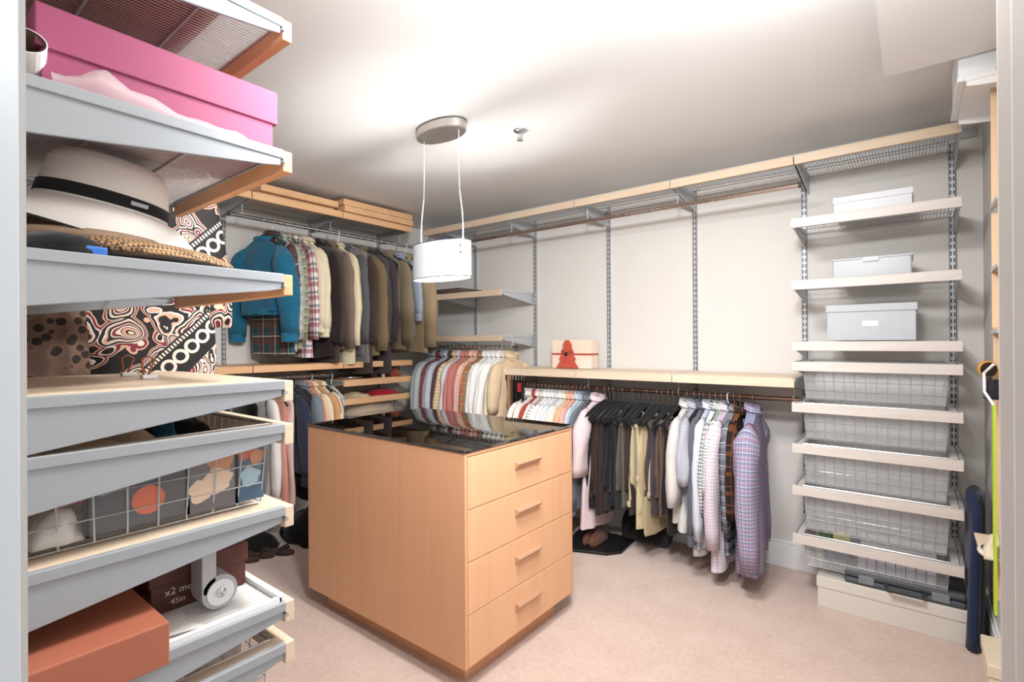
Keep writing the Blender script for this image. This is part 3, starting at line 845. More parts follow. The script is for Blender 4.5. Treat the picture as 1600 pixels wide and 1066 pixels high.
along_A(2.63, 'vest', 'dark sleeveless quilted vest near the tan jacket', 'vest', fab('#2E2A2E'), .75, th=.03, w=.46)
along_A(2.69, 'shirt', 'pale blue shirt tucked beside the tan jacket', 'shirt', fab('#A9B4C6'), .74, sl=.4)
along_A(2.75, 'jacket', 'tan jacket hanging last before the far corner', 'jacket', fab('#AF9A7C'), .86, th=.03, sl=.64, slr=.085, w=.5, hang='plastic', hl='white hanger in the tan jacket')
# clear plastic over the grey jacket and the cream coat
r_ = random.Random(3)
tg = cloth(shoulder(.235, -.07, .09), lambda q: .236 + .02 * q, lambda q: .034 * (.5 + .5 * smooth(q / .2)), -.93, 12, 28, r_, .008, 5).build('garment_bag', M_CLEARBAG, None, smooth=True)
tg.location = (-3.265, 2.205, 2.06); tag(tg, 'clear plastic dry cleaning bag over the grey suit jacket', 'garment bag')

def along_AL(y, kind, label, cat, m, L=.8, **k):
    global n; n += 1
    k.setdefault('tilt', random.uniform(-6, 6))
    return garment(kind, label, cat, (-3.27, y, 1.045), 0, m, L, seed=n, group=GR['AL'], **k)
BLK = fab('#19181A'); WHT = fab('#E9E4E0')
along_AL(1.08, 'dress', 'black dress nearest the door on the lower left rod', 'dress', BLK, .8)
along_AL(1.16, 'dress', 'charcoal dress second from the door on the lower left rod', 'dress', fab('#2B2A2D'), .8)
along_AL(1.24, 'blouse', 'black blouse behind the near left basket drawer', 'blouse', BLK, .66)
along_AL(1.31, 'vest', 'black top with thin straps on the lower left rod', 'top', fab('#141416'), .6)
along_AL(1.47, 'dress', 'black sequinned dress beside the white shirt', 'dress', base('sequin_black', '#2A2724', .35), .74)
along_AL(1.56, 'shirt', 'white shirt beside the pale pink blouse on the lower left rod', 'shirt', WHT, .76, w=.42)
along_AL(1.63, 'dress', 'salmon pink dress behind the pale pink blouse', 'dress', fab('#D99A88'), .78, w=.38)
along_AL(1.685, 'dress', 'pale pink long blouse hanging to near the floor', 'blouse', fab('#EBCBC2'), .79, w=.43, th=.03)
along_AL(1.74, 'blouse', 'navy blue blouse behind the pale pink blouse', 'blouse', fab('#2D3347'), .6)
along_AL(1.772, 'dress', 'long black dress right of the navy blouse', 'dress', fab('#262428'), .70)
along_AL(1.80, 'dress', 'long charcoal dress middle of the black dresses', 'dress', fab('#2F2D31'), .76)
along_AL(1.828, 'dress', 'long black dress beside the coral blouse', 'dress', fab('#222125'), .80)
along_AL(1.853, 'tee', 'slate blue top beside the coral blouse', 'top', fab('#76828A'), .5)
along_AL(1.882, 'blouse', 'coral pink blouse on the lower left rod', 'blouse', fab('#CF8270'), .56, sl=.4)
along_AL(1.915, 'tee', 'pale cream top right of the coral blouse', 'top', fab('#E6D3B4'), .5, hang='plastic', hl='white hanger in the pale cream top')
along_AL(1.945, 'tee', 'tan top with a frilled edge on the lower left rod', 'top', fab('#C79B6D'), .5)
along_AL(1.975, 'tee', 'cream ribbed short top on the lower left rod', 'top', CREAMST, .5)
along_AL(2.005, 'dress', 'plain black dress beside the patterned dress', 'dress', BLK, .7)
along_AL(2.04, 'dress', 'black and white patterned dress at the end of the lower left rod', 'dress', BWPAT, .62)
hanger((-3.25, 2.058, 1.045), R(-10), 'empty white plastic hanger at the end of the lower left rod', 'plastic')

def along_C(x, kind, label, m, L=.72, cat='shirt', **k):
    global n; n += 1
    k.setdefault('tilt', random.uniform(-5, 5))
    return garment(kind, label, cat, (x, 2.9, 1.235), -PI / 2, m, L, seed=n, group=GR['C'], **k)
cs = [('slate blue shirt, leftmost on the corner rod', fab('#93A0A6')), ('pale grey shirt second from the left on the corner rod', fab('#B9C0C2')), ('dark red plaid shirt left of the navy gingham shirt', DKREDPL), ('navy and white gingham shirt on the corner rod', NAVYG),
      ('light grey shirt right of the navy gingham shirt', fab('#C5CAD3')), ('burgundy shirt between light grey and yellow check', fab('#5B4149')), ('yellow and grey checked shirt on the corner rod', TANCHK), ('pale lilac shirt beside the red striped shirt', fab('#D8D3DB')),
      ('red and navy fine checked shirt on the corner rod', REDSTR), ('dusty red shirt right of the fine check', fab('#C07A72')), ('peach coloured shirt on the corner rod', fab('#E6C4A2')), ('pink checked shirt beside the peach shirt', PINKCHK), ('rust and green plaid shirt on the corner rod', RUST),
      ('white shirt with thin grey grid on the corner rod', WGRID), ('pale grey striped white shirt beside the grid shirt', plaid('#ECEAE6', [('u', .01, .002, 0, '#A9B0BC', .6)])), ('bright white shirt, left of two on the corner rod', fab('#F0EEEA')), ('bright white shirt, right of two on the corner rod', fab('#F2F0EC')), ('ivory shirt beside the beige shirt', fab('#E9DEC9'))]
for i, (lab, m) in enumerate(cs):
    along_C(-3.075 + i * .0445, 'shirt', lab, m, .70 + .015 * (i % 3))
along_C(-2.285, 'shirt', 'beige shirt with rolled cuff, rightmost on the corner rod', fab('#D8C2A2'), .76, sl=.30, slr=.07, th=.03)

def along_B(x, kind, label, m, L=.72, cat='shirt', **k):
    global n; n += 1
    k.setdefault('tilt', random.uniform(-4, 4))
    return garment(kind, label, cat, (x, 2.9, .972), -PI / 2, m, L, seed=n, group=GR['B'], **k)
ws = [('white shirt at the left end of the lower back rod', fab('#EDE9E4')), ('white shirt with black trim on the lower back rod', plaid('#E9E5E0', [('u', .09, .012, .0, '#2A2A2C', .9)])), ('off white shirt left of the brick red shirt', fab('#E9E2D8')),
      ('brick red shirt among the white shirts', fab('#A84A3C')), ('white dotted shirt right of the brick red shirt', plaid('#E8E4E2', [('b', .012, .004, 0, '#C9BDBD', .6)])), ('white and brown striped shirt among the white shirts', WSTR),
      ('crisp white shirt right of the brown striped shirt', fab('#EFEDEA')), ('white shirt with pale grey stripes on the lower back rod', plaid('#E9E8E7', [('u', .012, .003, 0, '#C2C5CA', .7)])), ('cool white shirt beside the pale grey shirt', fab('#E6E6E8')),
      ('pale grey shirt among the white shirts', fab('#CFD2D6')), ('white shirt with a dark collar on the lower back rod', fab('#EAE6E1')), ('cream shirt left of the peach shirt', fab('#E4DACB')), ('peach shirt on the lower back rod', fab('#E9B48F')),
      ('coral pink shirt right of the peach shirt', fab('#E5AC9F')), ('pale blue shirt on the lower back rod', fab('#C3D0DA')), ('light blue grey shirt right of the pale blue shirt', fab('#A9B8C4')), ('slate grey shirt beside the pale pink shirt', fab('#6D737C'))]
for i, (lab, m) in enumerate(ws):
    along_B(-2.135 + i * .0305, 'shirt', lab, m, .74, th=.016)
along_B(-1.585, 'tee', 'pale pink shirt left of the dark trousers', fab('#E4CFD2'), .85, sl=.36, slr=.068, th=.026)
ts = [('near black trousers right of the pale pink shirt', '#232022', .70), ('dark brown trousers with a stitched side seam', '#3B302B', .74), ('dark brown cargo trousers beside the seamed trousers', '#382D29', .72), ('charcoal trousers on the fourth black hanger', '#2A282B', .70),
      ('black trousers on the fifth black hanger', '#1E1E21', .66), ('graphite trousers right of the black trousers', '#2E3134', .68), ('olive grey trousers among the dark trousers', '#5F5A4F', .66), ('brown trousers right of the olive grey trousers', '#3F342D', .70),
      ('espresso brown trousers left of the khaki trousers', '#33291F', .64), ('khaki beige trousers hanging long among dark trousers', '#C2B494', .755), ('sand coloured shorts right of the khaki trousers', '#C8B79B', .58), ('wheat coloured trousers behind the sand shorts', '#B9A682', .79),
      ('plum grey trousers right of the sand shorts', '#4A4247', .66), ('dark plum trousers beside the plum grey trousers', '#3D363B', .64), ('mid brown trousers left of the linen shirt', '#6B5545', .66), ('black trousers left of the linen shirt', '#262427', .76)]
for i, (lab, c, L) in enumerate(ts):
    n += 1
    trousers(lab, (-1.535 + i * .0315, 2.9 + random.uniform(-.01, .01), .972), -PI / 2, fab(c), L, .29, .0145 if i not in (9, 10) else .024, seed=n, group='trousers on black hangers', tilt=random.uniform(-9, 3), hl='black velvet hanger carrying the ' + lab, sh='shorts' in lab)
trousers('white trousers hanging under the grey short sleeved shirt', (-.945, 2.9, .972), -PI / 2, fab('#DAD8D4'), .83, .30, .03, seed=91, tilt=-3, hang='velvet', hl='hanger carrying the white trousers')
along_B(-1.015, 'tee', 'pale linen short sleeved shirt right of the trousers', fab('#CFCCC8'), .68, sl=.42, slr=.07, th=.026)
along_B(-.975, 'tee', 'blue grey checked short sleeved shirt over the white trousers', plaid('#B7B8C2', [('b', .01, .003, 0, '#8C90A4', .5)]), .64, sl=.30, slr=.072, th=.024)
along_B(-.925, 'shirt', 'dark grey shirt with only its shoulder showing', fab('#5E616B'), .7, th=.018)
along_B(-.89, 'shirt', 'light blue striped shirt left of the black gingham shirt', plaid('#D5DAE2', [('u', .012, .004, 0, '#94A3BC', .6)]), .8)
along_B(-.86, 'shirt', 'black and white gingham shirt with narrow sleeve', BWG, .6, sl=.44, slr=.05)
along_B(-.83, 'tee', 'green and white striped shirt beside the gingham shirt', GREENST, .6, sl=.34, slr=.06)
along_B(-.795, 'shirt', 'pale lilac gingham long shirt hanging nearly to the floor', LAVG, .88, w=.46, th=.03, slr=.07, hang='plastic', hl='white plastic hanger in the pale lilac gingham shirt', sl=.6)
along_B(-.765, 'shirt', 'dark grey plaid shirt left of the orange brown plaid shirt', DARKPL, .78, sl=.5)
along_B(-.735, 'shirt', 'black and orange brown plaid shirt beside the last shirt', BROWNPL, .62, sl=.44, slr=.07)
along_B(-.672, 'shirt', 'lilac, pink and blue plaid shirt, rightmost on the lower back rod', LILAC, .86, w=.48, th=.042, sl=.66, slr=.082, tilt=6)

# dresses on the front wall rod, facing the door
def paisley():
    m = base('paisley_chain_print', '#120F10', .7); t = NT(m)
    c = t.n('ShaderNodeTexCoord')
    nz = t.t.nodes.new('ShaderNodeTexNoise'); nz.inputs['Scale'].default_value = 7; nz.inputs['Detail'].default_value = 1
    t.link(c.outputs['UV'], nz.inputs['Vector'])
    mx = t.t.nodes.new('ShaderNodeMix'); mx.data_type = 'RGBA'; mx.blend_type = 'ADD'; mx.inputs[0].default_value = .16
    t.link(c.outputs['UV'], mx.inputs[6]); t.link(nz.outputs['Color'], mx.inputs[7])
    vo = t.t.nodes.new('ShaderNodeTexVoronoi'); vo.inputs['Scale'].default_value = 11; vo.inputs['Randomness'].default_value = .8
    t.link(mx.outputs[2], vo.inputs['Vector'])
    d = vo.outputs['Distance']
    v2 = t.t.nodes.new('ShaderNodeTexVoronoi'); v2.inputs['Scale'].default_value = 42
    t.link(c.outputs['UV'], v2.inputs['Vector'])
    d2 = t.math('ADD', d, t.math('MULTIPLY', v2.outputs['Distance'], .07))
    col = t.ramp(d2, [(0, '#3B0F1E'), (.07, '#E9D9CE'), (.11, '#141011'), (.15, '#D9A98C'), (.215, '#1A1414'), (.235, '#EADFD6'), (.275, '#7B2230'), (.32, '#EBDDD2'), (.345, '#1A1516'), (.40, '#D8AE95'), (.44, '#EEE3DA'), (.47, '#110E0F'), (.54, '#E6D8CC'), (.57, '#7B2230'), (.62, '#D8AE95'), (.66, '#110E0F')], 'CONSTANT')
    sx = t.n('ShaderNodeSeparateXYZ'); t.link(c.outputs['UV'], sx.inputs[0])
    u, v = sx.outputs[0], sx.outputs[1]
    # chain bands running diagonally
    a = t.math('MULTIPLY', t.math('ADD', u, v), .7071); b = t.math('MULTIPLY', t.math('SUBTRACT', v, u), .7071)
    bm = t.math('SUBTRACT', t.math('FLOORED_MODULO', t.math('ADD', b, 10.09), .36), .05)
    am = t.math('SUBTRACT', t.math('FLOORED_MODULO', t.math('ADD', a, 10), .046), .023)
    r = t.math('SQRT', t.math('ADD', t.math('MULTIPLY', am, am), t.math('MULTIPLY', bm, bm)))
    ring = t.math('LESS_THAN', t.math('ABSOLUTE', t.math('SUBTRACT', r, .0185)), .0048)
    band = t.math('LESS_THAN', t.math('ABSOLUTE', bm), .05)
    ro = t.math('MULTIPLY', t.math('LESS_THAN', t.math('ABSOLUTE', t.math('SUBTRACT', bm, .038)), .006), t.math('LESS_THAN', t.math('FLOORED_MODULO', t.math('ADD', a, 10), .011), .006))
    x = t.mix(band, col, '#141112')
    x = t.mix(t.math('MAXIMUM', ring, ro), x, '#E3D2C4')
    t.col(x)
    return m
def leopard():
    m = base('leopard_print', '#8A6A58', .8); t = NT(m)
    c = t.n('ShaderNodeTexCoord')
    vo = t.t.nodes.new('ShaderNodeTexVoronoi'); vo.inputs['Scale'].default_value = 36; vo.inputs['Randomness'].default_value = 1
    t.link(c.outputs['UV'], vo.inputs['Vector'])
    t.col(t.ramp(vo.outputs['Distance'], [(0, '#2A211E'), (.34, '#2A211E'), (.42, '#7D6254'), (.8, '#6C5548')]))
    return m
M_PAIS = paisley()
def wide_dress(label, x, m, y0, y1, ztop, zbot, sl_y=None, sl_z=None, seed=1, name='kaftan_dress'):
    rnd = random.Random(seed)
    yc = .45
    hanger((x, yc, 2.0), PI / 2, 'hanger of the ' + label)
    t = thing(name, label, 'dress', (x, yc, 2.0), PI / 2)
    c = (y0 + y1) / 2 - yc; hw = (y1 - y0) / 2
    q = cloth(lambda a: ztop - 2.0 - .09 * min(1, abs(a)) ** 1.3, lambda a: hw, lambda a: .02 * (.5 + .5 * smooth(a / .2)), zbot - 2.0, 16, 48, rnd, .012, 4)
    q.v = [(a + c, b, z) for a, b, z in q.v]
    q.build('body', m, t, smooth=True)
    if sl_y:
        for s in (1,):
            rg = []; uv = []
            for i in range(9):
                k = i / 8
                z = ztop - 2.0 - .05 + (sl_z - ztop + .05) * k
                w0, w1 = hw * .5, sl_y - yc - .0
                ring = []; uu = []
                for j in range(17):
                    a = 2 * PI * j / 16
                    xx = (w0 + w1) / 2 + (w1 - w0) / 2 * math.copysign(abs(math.cos(a)) ** .6, math.cos(a)) - (1 - k) ** 2 * .10
                    ring.append((xx, .016 * math.sin(a) + .008 * math.sin(14 * xx + 4 * k), z)); uu.append((xx + 1.3, z * 1.0))
                rg.append(ring[:-1]); uv.append(uu)
            MB().rings(rg, True, True, True, uv).build('sleeve', m, t, smooth=True)
    return t
wide_dress('paisley and chain print kaftan hanging beside the near left stack', -1.86, M_PAIS, .17, .735, 1.93, .9, .80, 1.325)
wide_dress('leopard print dress hanging deep beside the near left stack', -1.765, leopard(), .13, .385, 1.92, .95, seed=4, name='leopard_dress')
wide_dress('plain black dress hanging behind the paisley kaftan', -2.0, BLK, .2, .66, 1.92, .9, seed=6, name='black_dress')

# belts and ties on the corner hook
t = thing('belt_hanger', 'hanger of brown and black belts beside the beige shirt', 'belt hanger', (-2.20, 2.80, 1.03))
MB().tube([(-.06, 0, 0), (.10, 0, 0)], .004, 8).tube([(0, 0, 0), (0, .05, .035), (0, .10, -.045)], .003, 6).build('bar', M_CHROME, t)
bl = [('#8E3B1E', .22, .03), ('#B89A78', .40, .03), ('#6F5340', .36, .03), ('#1B1A1C', .5, .035), ('#2A2220', .46, .03), ('#141416', .52, .035), ('#1D1C20', .44, .03)]
for i, (c, L, w) in enumerate(bl):
    x = -.055 + i * .024
    bs = MB().prism([(-w / 2, .006), (w / 2, .006), (w / 2, -L), (0, -L - .015), (-w / 2, -L)], 'x', x - .002, x + .002).build('belt_strap', base('belt_' + c[1:], c, .5), t)
    MB().tube([(x, -.016, .012), (x, .016, .012), (x, .016, -.02), (x, -.016, -.02), (x, -.016, .012)], .003, 6).build('buckle', M_CHROME, bs)
MB().box(.078, .082, -.045, .012, -.10, -.04).build('red_tag', base('red_tag', '#B8303A', .5), t)

# ------------------------------------------------------------------ boxes and things on shelves
def lidded(label, cat, loc, size, lidh, m, ml=None, rz=0, over=.004, name='storage_box', labelplate=None, group=None):
    t = thing(name, label, cat, loc, rz, group)
    a, b, h = size
    MB().box(-a / 2, a / 2, -b / 2, b / 2, 0, h - .004).build('box_body', m, t, bevel=.002)
    MB().box(-a / 2 - over, a / 2 + over, -b / 2 - over, b / 2 + over, h - lidh, h).build('lid', ml or m, t, bevel=.003)
    return t
lidded('white shoebox with lid on the top right shelf', 'shoebox', (-.153, 2.99, 1.862), (.295, .24, .085), .03, paint('white_card', '#DDE0E3', .6))
t = thing('translucent_box', 'translucent plastic box with rim on the second right shelf', 'box', (-.158, 2.99, 1.562))
mt = clear_mat('frosted_plastic', '#C6CACE', .75, .3)
MB().box(-.15, .15, -.12, .12, 0, .088).build('tub', mt, t, bevel=.006)
MB().box(-.154, .154, -.124, .124, .082, .092).build('lid', mt, t, bevel=.003)
MB().box(-.03, .03, -.128, -.12, .07, .09).build('clasp', mt, t)
t = lidded('grey lidded storage box with a white label on the right shelf', 'storage box', (-.163, 2.99, 1.268), (.335, .24, .168), .034, paint('grey_card', '#B9BDC2', .6), over=.006)
MB().box(-.028, .032, -.1225, -.119, .03 + .035, .03 + .06).build('label_plate', M_PAPER, t)

t = thing('gift_box', 'pale wooden gift box with a red ribbon on the wooden shelf', 'gift box', (-1.855, 3.06, 1.086))
mgb = wood('gift_pale_wood', '#E8D5C3', '#DEC8B4', '#EFDfD1'.upper(), 'x', .5)
MB().box(-.155, .155, -.05, .05, 0, .195).build('box', mgb, t, bevel=.003)
red = base('ribbon_red', '#B33A34', .5)
MB().box(-.157, .157, -.053, .053, .092, .103).build('ribbon', red, t)
tr = thing('tree_ornament', 'red felt christmas tree cutout with a bow leaning on the gift box', 'ornament', (-1.875, 2.995, 1.086))
po = [(0, .195), (.018, .19), (.036, .155), (.026, .152), (.05, .112), (.036, .108), (.066, .062), (.05, .058), (.088, .002), (-.088, .002), (-.05, .058), (-.066, .062), (-.036, .108), (-.05, .112), (-.026, .152), (-.036, .155), (-.018, .19)]
MB().prism(po[::-1], 'y', -.006, .006).build('tree_body', base('felt_red', '#B9503A', .9), tr, bevel=.001)
mb = MB()
for s in (-1, 1):
    mb.tube([(0, -.009, .10), (s * .02, -.012, .118), (s * .042, -.011, .122), (s * .04, -.01, .105), (0, -.009, .098)], .003, 6)
    mb.tube([(0, -.009, .098), (s * .014, -.01, .06), (s * .02, -.009, .035)], .003, 6)
mb.build('bow', red, tr)
pm = MB().lathe([(.001, 0), (.012, .003), (.014, .008), (.001, .014)], 10).build('pompom', M_BLACK, tr)
pm.rotation_euler = (PI / 2, 0, 0); pm.location = (0, -.008, .099)

tag(MB().box(-3.05, -2.76, 2.86, 3.12, 1.645, 1.69).box(-3.052, -2.758, 2.858, 3.122, 1.676, 1.692).build('flat_box', paint('dark_brown_card', '#5A4B45', .6), bevel=.003), 'dark brown flat box on the corner shelf behind the lamp', 'box')

# lowest right drawer contents
def heap(name, label, cat, loc, size, m, seed=1, group=None, n=24, lump=.35):
    rnd = random.Random(seed); o3 = Vector((rnd.random() * 9, rnd.random() * 9, 0))
    rg = []
    for i in range(9):
        p = (i / 8) * PI / 2
        ring = []
        for j in range(n):
            a = 2 * PI * j / n
            d = Vector((math.cos(a) * math.cos(p), math.sin(a) * math.cos(p), math.sin(p)))
            k = 1 + lump * noise.noise(d * 1.6 + o3) + .12 * noise.noise(d * 5 + o3)
            sq = 1 / max(abs(math.cos(a)), abs(math.sin(a))) * .35 + .65
            ring.append((size[0] / 2 * d.x * k * sq, size[1] / 2 * d.y * k * sq, max(0, size[2] * d.z * k)))
        rg.append(ring)
    o = MB().rings(rg, True, True, True).build(name, m, None, smooth=True)
    o.location = loc
    return tag(o, label, cat, group)
def plainbox(name, label, cat, loc, size, m, rz=0, group=None, bevel=.002):
    a, b, h = size
    o = MB().box(-a / 2, a / 2, -b / 2, b / 2, 0, h).build(name, m, None, bevel=bevel)
    o.location = loc; o.rotation_euler = (0, 0, rz)
    return tag(o, label, cat, group)
mw = paint('sheet_white', '#EFEBEB', .7)
for i in range(8):
    x = -.20 + i * .036
    plainbox('envelope_bundle', 'white envelope bundle with blue print, %s from the left in the lowest drawer' % ('first', 'second', 'third', 'fourth', 'fifth', 'sixth', 'seventh', 'eighth')[i], 'envelopes', (x, 2.985, .190), (.032, .22, .075), base('envelope_blue', '#C4CEE6', .7) if i == 0 else bpy.data.materials['envelope_blue'], 0, 'envelope bundles in the lowest drawer')
plainbox('paper_stack', 'stack of white paper lying on the envelope bundles', 'paper', (-.07, 2.99, .266), (.28, .21, .04), mw, .02)
heap('crumpled_cloth', 'grey and blue crumpled cloth in the left of the lowest drawer', 'cloth', (-.305, 2.99, .188), (.12, .2, .11), plaid('#7F858E', [('b', .05, .02, 0, '#4E5E7C', .6), ('b', .03, .006, .01, '#C9CDD3', .6)]), 5)
plainbox('yellow_packet', 'pale yellow green packet standing in the lowest drawer', 'packet', (-.285, 2.93, .255), (.07, .02, .085), paint('packet_yellow', '#D7D59A', .5), .5)
plainbox('green_packet', 'small dark packet with a green patch in the lowest drawer', 'packet', (-.35, 2.95, .25), (.06, .02, .08), paint('packet_green', '#5A7A5E', .5), -.4)

lidded('long grey white under bed box on the floor below the drawers', 'box', (-.1, 3.0, 0), (.545, .35, .145), .05, paint('ivory_card', '#D9D6CE', .6), name='underbed_box')
t = thing('tool_case', 'dark grey plastic tool case with handle lying on the long box', 'case', (-.04, 2.94, .146))
mc2 = base('case_grey', '#4B5158', .45)
MB().box(-.225, .205, -.115, .12, 0, .028).build('lower_shell', mc2, t, bevel=.01)
MB().box(-.225, .205, -.115, .12, .031, .06).build('upper_shell', mc2, t, bevel=.01)
MB().tube([(-.07, -.115, .03), (-.055, -.155, .03), (.055, -.155, .03), (.07, -.115, .03)], .008, 8).build('handle', M_DKGREY, t)
for x in (-.14, .12):
    MB().box(x - .03, x + .03, -.121, -.11, .012, .048).build('latch', base('latch_grey', '#7C838A', .5) if x < 0 else bpy.data.materials['latch_grey'], t, bevel=.003)

# navy folded bag standing between the right bay and the corner
rg = []
for i in range(9):
    k = i / 8; z = .62 * (1 - k) + .005 * k
    hw = .045 + .012 * math.sin(k * 3); 
    rg.append([(.195 + .028 * math.cos(2 * PI * j / 14) * (1 + .25 * math.sin(3 * 2 * PI * j / 14 + 2 * k)) - .012 * k, 2.84 + (.09 - .02 * k) * math.sin(2 * PI * j / 14), z + .03 * math.sin(2 * PI * j / 14) * (1 - k)) for j in range(14)])
t = thing('navy_bag', 'navy blue folded chair bag standing in the corner right of the drawers', 'bag', (0, 0, 0))
MB().rings(rg, True, True, True).build('bag_body', fab('#24304F'), t, smooth=True)
MB().tube([(.20, 2.80, .61), (.205, 2.77, .64), (.21, 2.74, .60), (.205, 2.75, .3), (.20, 2.77, .05)], .006, 6).build('strap', M_BLACKV, t, smooth=True)

# right wall: hanging canvas organiser with small things
cv = paint('beige_canvas', '#D9BF9F', .8)
t = thing('hanging_organiser', 'narrow beige hanging canvas organiser on the right wall', 'organiser', (.222, 2.28, .30))
MB().box(.018, .026, -.09, .12, 0, 1.85).build('back_panel', cv, t)
for z in (1.0, 1.2, 1.42, 1.84):
    MB().box(-.012, .018, -.09, .12, z, z + .01).build('shelf_panel', cv, t)
for z in (1.01, 1.21, 1.43):
    MB().box(-.014, .018, .112, .12, z, z + (.40 if z > 1.4 else .19)).build('side_panel', cv, t)
for z in (.99, 1.2, 1.415):
    MB().box(-.017, -.009, -.06, .125, z, z + .012).build('grey_edge', M_GREY, t)
MB().box(-.012, .018, .112, .12, .08, 1.0).build('lower_panel', cv, t)
t = thing('sunglasses', 'tortoise and black sunglasses hooked on the beige organiser', 'sunglasses', (.19, 2.33, 1.17))
for s in (0, 1):
    o = MB().lathe([(.024, -.002), (.028, 0), (.024, .002)], 16, 1, 1).build('rim', base('rim_amber', '#C08A3C', .3) if s == 0 else bpy.data.materials['rim_amber'], t)
    o.location = (0, -.03 + .055 * s, 0); o.rotation_euler = (PI / 2, 0, R(25))
    MB().lathe([(.001, -.002), (.024, -.002), (.024, .002), (.001, .002)], 16).build('lens', M_BLACK, o)
MB().tube([(.0, .05, .005), (.012, .06, -.02), (.01, .02, -.055)], .003, 6).build('temple', M_BLACK, t)
heap('dark_pouch', 'dark purse tucked below the sunglasses', 'purse', (.198, 2.30, 1.075), (.04, .10, .07), fab('#2A2733'), 3)
t = thing('lime_strap', 'lime green strap hanging on the beige organiser', 'strap', (.196, 2.225, .40))
MB().box(-.003, .003, -.02, .02, 0, .66).build('strap_band', base('lime_green', '#B4D12B', .5), t)
MB().tube([(0, 0, .66), (-.02, .02, .70), (-.02, .03, .76), (0, .0, .79)], .004, 6).build('white_cord', M_WHITEP, t)
heap('white_sun_cap', 'white and tan cap hanging low on the right wall', 'cap', (.205, 2.30, .565), (.07, .15, .055), fab('#D8CBB9'), 8)
MB().lathe([(.001, .0), (.06, .0), (.062, .006), (.05, .012)], 20, .75, 1.25).build('brim', fab('#E6DDCE'), bpy.data.objects['white_sun_cap'], smooth=True)
lidded('small cream box on the floor by the right wall', 'box', (.215, 2.40, 0), (.06, .22, .2), .04, paint('cream_card', '#DDD0B8', .6), name='cream_box')
tag(MB().box(.165, .249, 2.29, 2.5, .56, .568).build('small_ledge', M_PALE), 'small pale ledge under the white cap on the right wall', 'ledge')
# top right wall shelf with white box
shelf('small wall shelf under the white box in the top right corner', (XE, 2.47, 2.143), PI / 2, .40, .13, 'wood', M_TRIM, deckmat=M_TRIM, bm=M_TRIM, group=None, th=.012, bh=.03)
lidded('white box on the small shelf in the top right corner', 'box', (.182, 2.455, 2.149), (.125, .33, .145), .04, paint('white_box_card', '#E9EDF0', .6), over=.002, name='white_box')

# ------------------------------------------------------------------ near left stack contents
tag(MB().box(-1.64, -1.10, .13, .47, 1.962, 2.16).build('carton', wood('kraft_card', '#9A5F3C', '#8B5233', '#A66C48', 'y', .8), bevel=.004), 'brown carton on the topmost shelf of the near left stack', 'carton')
pk = paint('pink_card', '#9F496C', .55, .02)
t = thing('pink_box', 'long pink lidded box on the near left stack', 'box', (-1.22, .37, 1.682))
MB().box(-.115, .115, -.19, .19, 0, .135).build('box_body', pk, t, bevel=.002)
MB().box(-.12, .12, -.198, .198, .068, .139).build('lid', pk, t, bevel=.002)
t = thing('cardboard_tube', 'white cardboard tube with dark writing beside the pink box', 'tube', (-1.15, .166, 1.712))
t.rotation_euler = (0, R(62), R(-8))
MB().lathe([(.026, 0), (.028, .072), (.0265, .072)], 24).build('wall', M_PAPER, t, smooth=False)
MB().lathe([(.0265, .0718), (.0248, .006), (.001, .006)], 24).build('inside_base', base('kraft_inside', '#6B5A48', .8), t)
for k in range(4):
    a = R(-60 + 13 * k)
    MB().tube([(.0275 * math.cos(a), .0275 * math.sin(a), .04), (.028 * math.cos(a + .12), .028 * math.sin(a + .12), .052), (.0275 * math.cos(a + .06), .0275 * math.sin(a + .06), .03)], .0012, 5).build('writing', M_BLACK, t)
# crumpled clear wrap beside the pink box
rg = []
for i in range(19):
    y = .19 + .32 * i / 18
    hgt = (.018 + .03 * math.exp(-((y - .27) / .06) ** 2)) * (1 - smooth((y - .46) / .08)) + .004
    rg.append([(-1.088 + .002 * math.sin(40 * y), y, 1.682), (-1.082 + .003 * math.sin(31 * y), y, 1.682 + hgt * .5), (-1.09 + .004 * math.sin(57 * y), y, 1.682 + hgt * (1 + .15 * math.sin(80 * y))), (-1.098, y, 1.682 + hgt * .8)])
tag(MB().rings(rg, False).build('tissue_wrap', M_TISSUE, smooth=True), 'crumpled clear tissue wrap along the pink box', 'wrap')

# hats
t = thing('panama_hat', 'white panama hat with a black band on top of the hats', 'hat', (-1.34, .318, 1.556))
straw = paint('white_straw', '#F4EFE7', .8, .3)
n_ = 48
def hatring(rx, ry, z, droop=0, tilt=0, tx=0):
    return [(rx * math.cos(2 * PI * k / n_), ry * math.sin(2 * PI * k / n_), z + droop * (math.cos(2 * 2 * PI * k / n_)) + tilt * math.sin(2 * PI * k / n_) - tx * math.cos(2 * PI * k / n_)) for k in range(n_)]
MB().rings([hatring(.086, .112, -.006), hatring(.088, .114, .0), hatring(.084, .110, .035), hatring(.078, .103, .075), hatring(.066, .088, .097), hatring(.045, .062, .102), hatring(.02, .03, .098)], True, False, True).build('crown', straw, t, smooth=True)
MB().rings([hatring(.086, .112, -.004), hatring(.11, .14, -.008, .004, -.003, .006), hatring(.15, .19, -.028, .012, -.016, .026), hatring(.185, .235, -.050, .018, -.034, .050), hatring(.186, .236, -.054, .018, -.034, .050), hatring(.15, .19, -.033, .012, -.016, .026), hatring(.11, .14, -.013, .004, -.003, .006), hatring(.086, .112, -.009)], True).build('brim', straw, t, smooth=True)
MB().rings([hatring(.0885, .1145, .000), hatring(.0895, .1155, .001), hatring(.0872, .1132, .024), hatring(.085, .1105, .025)], True).build('hat_band', fab('#2A2A2B'), t, smooth=True).name = 'hat_band'
hbd = bpy.data.objects['hat_band']
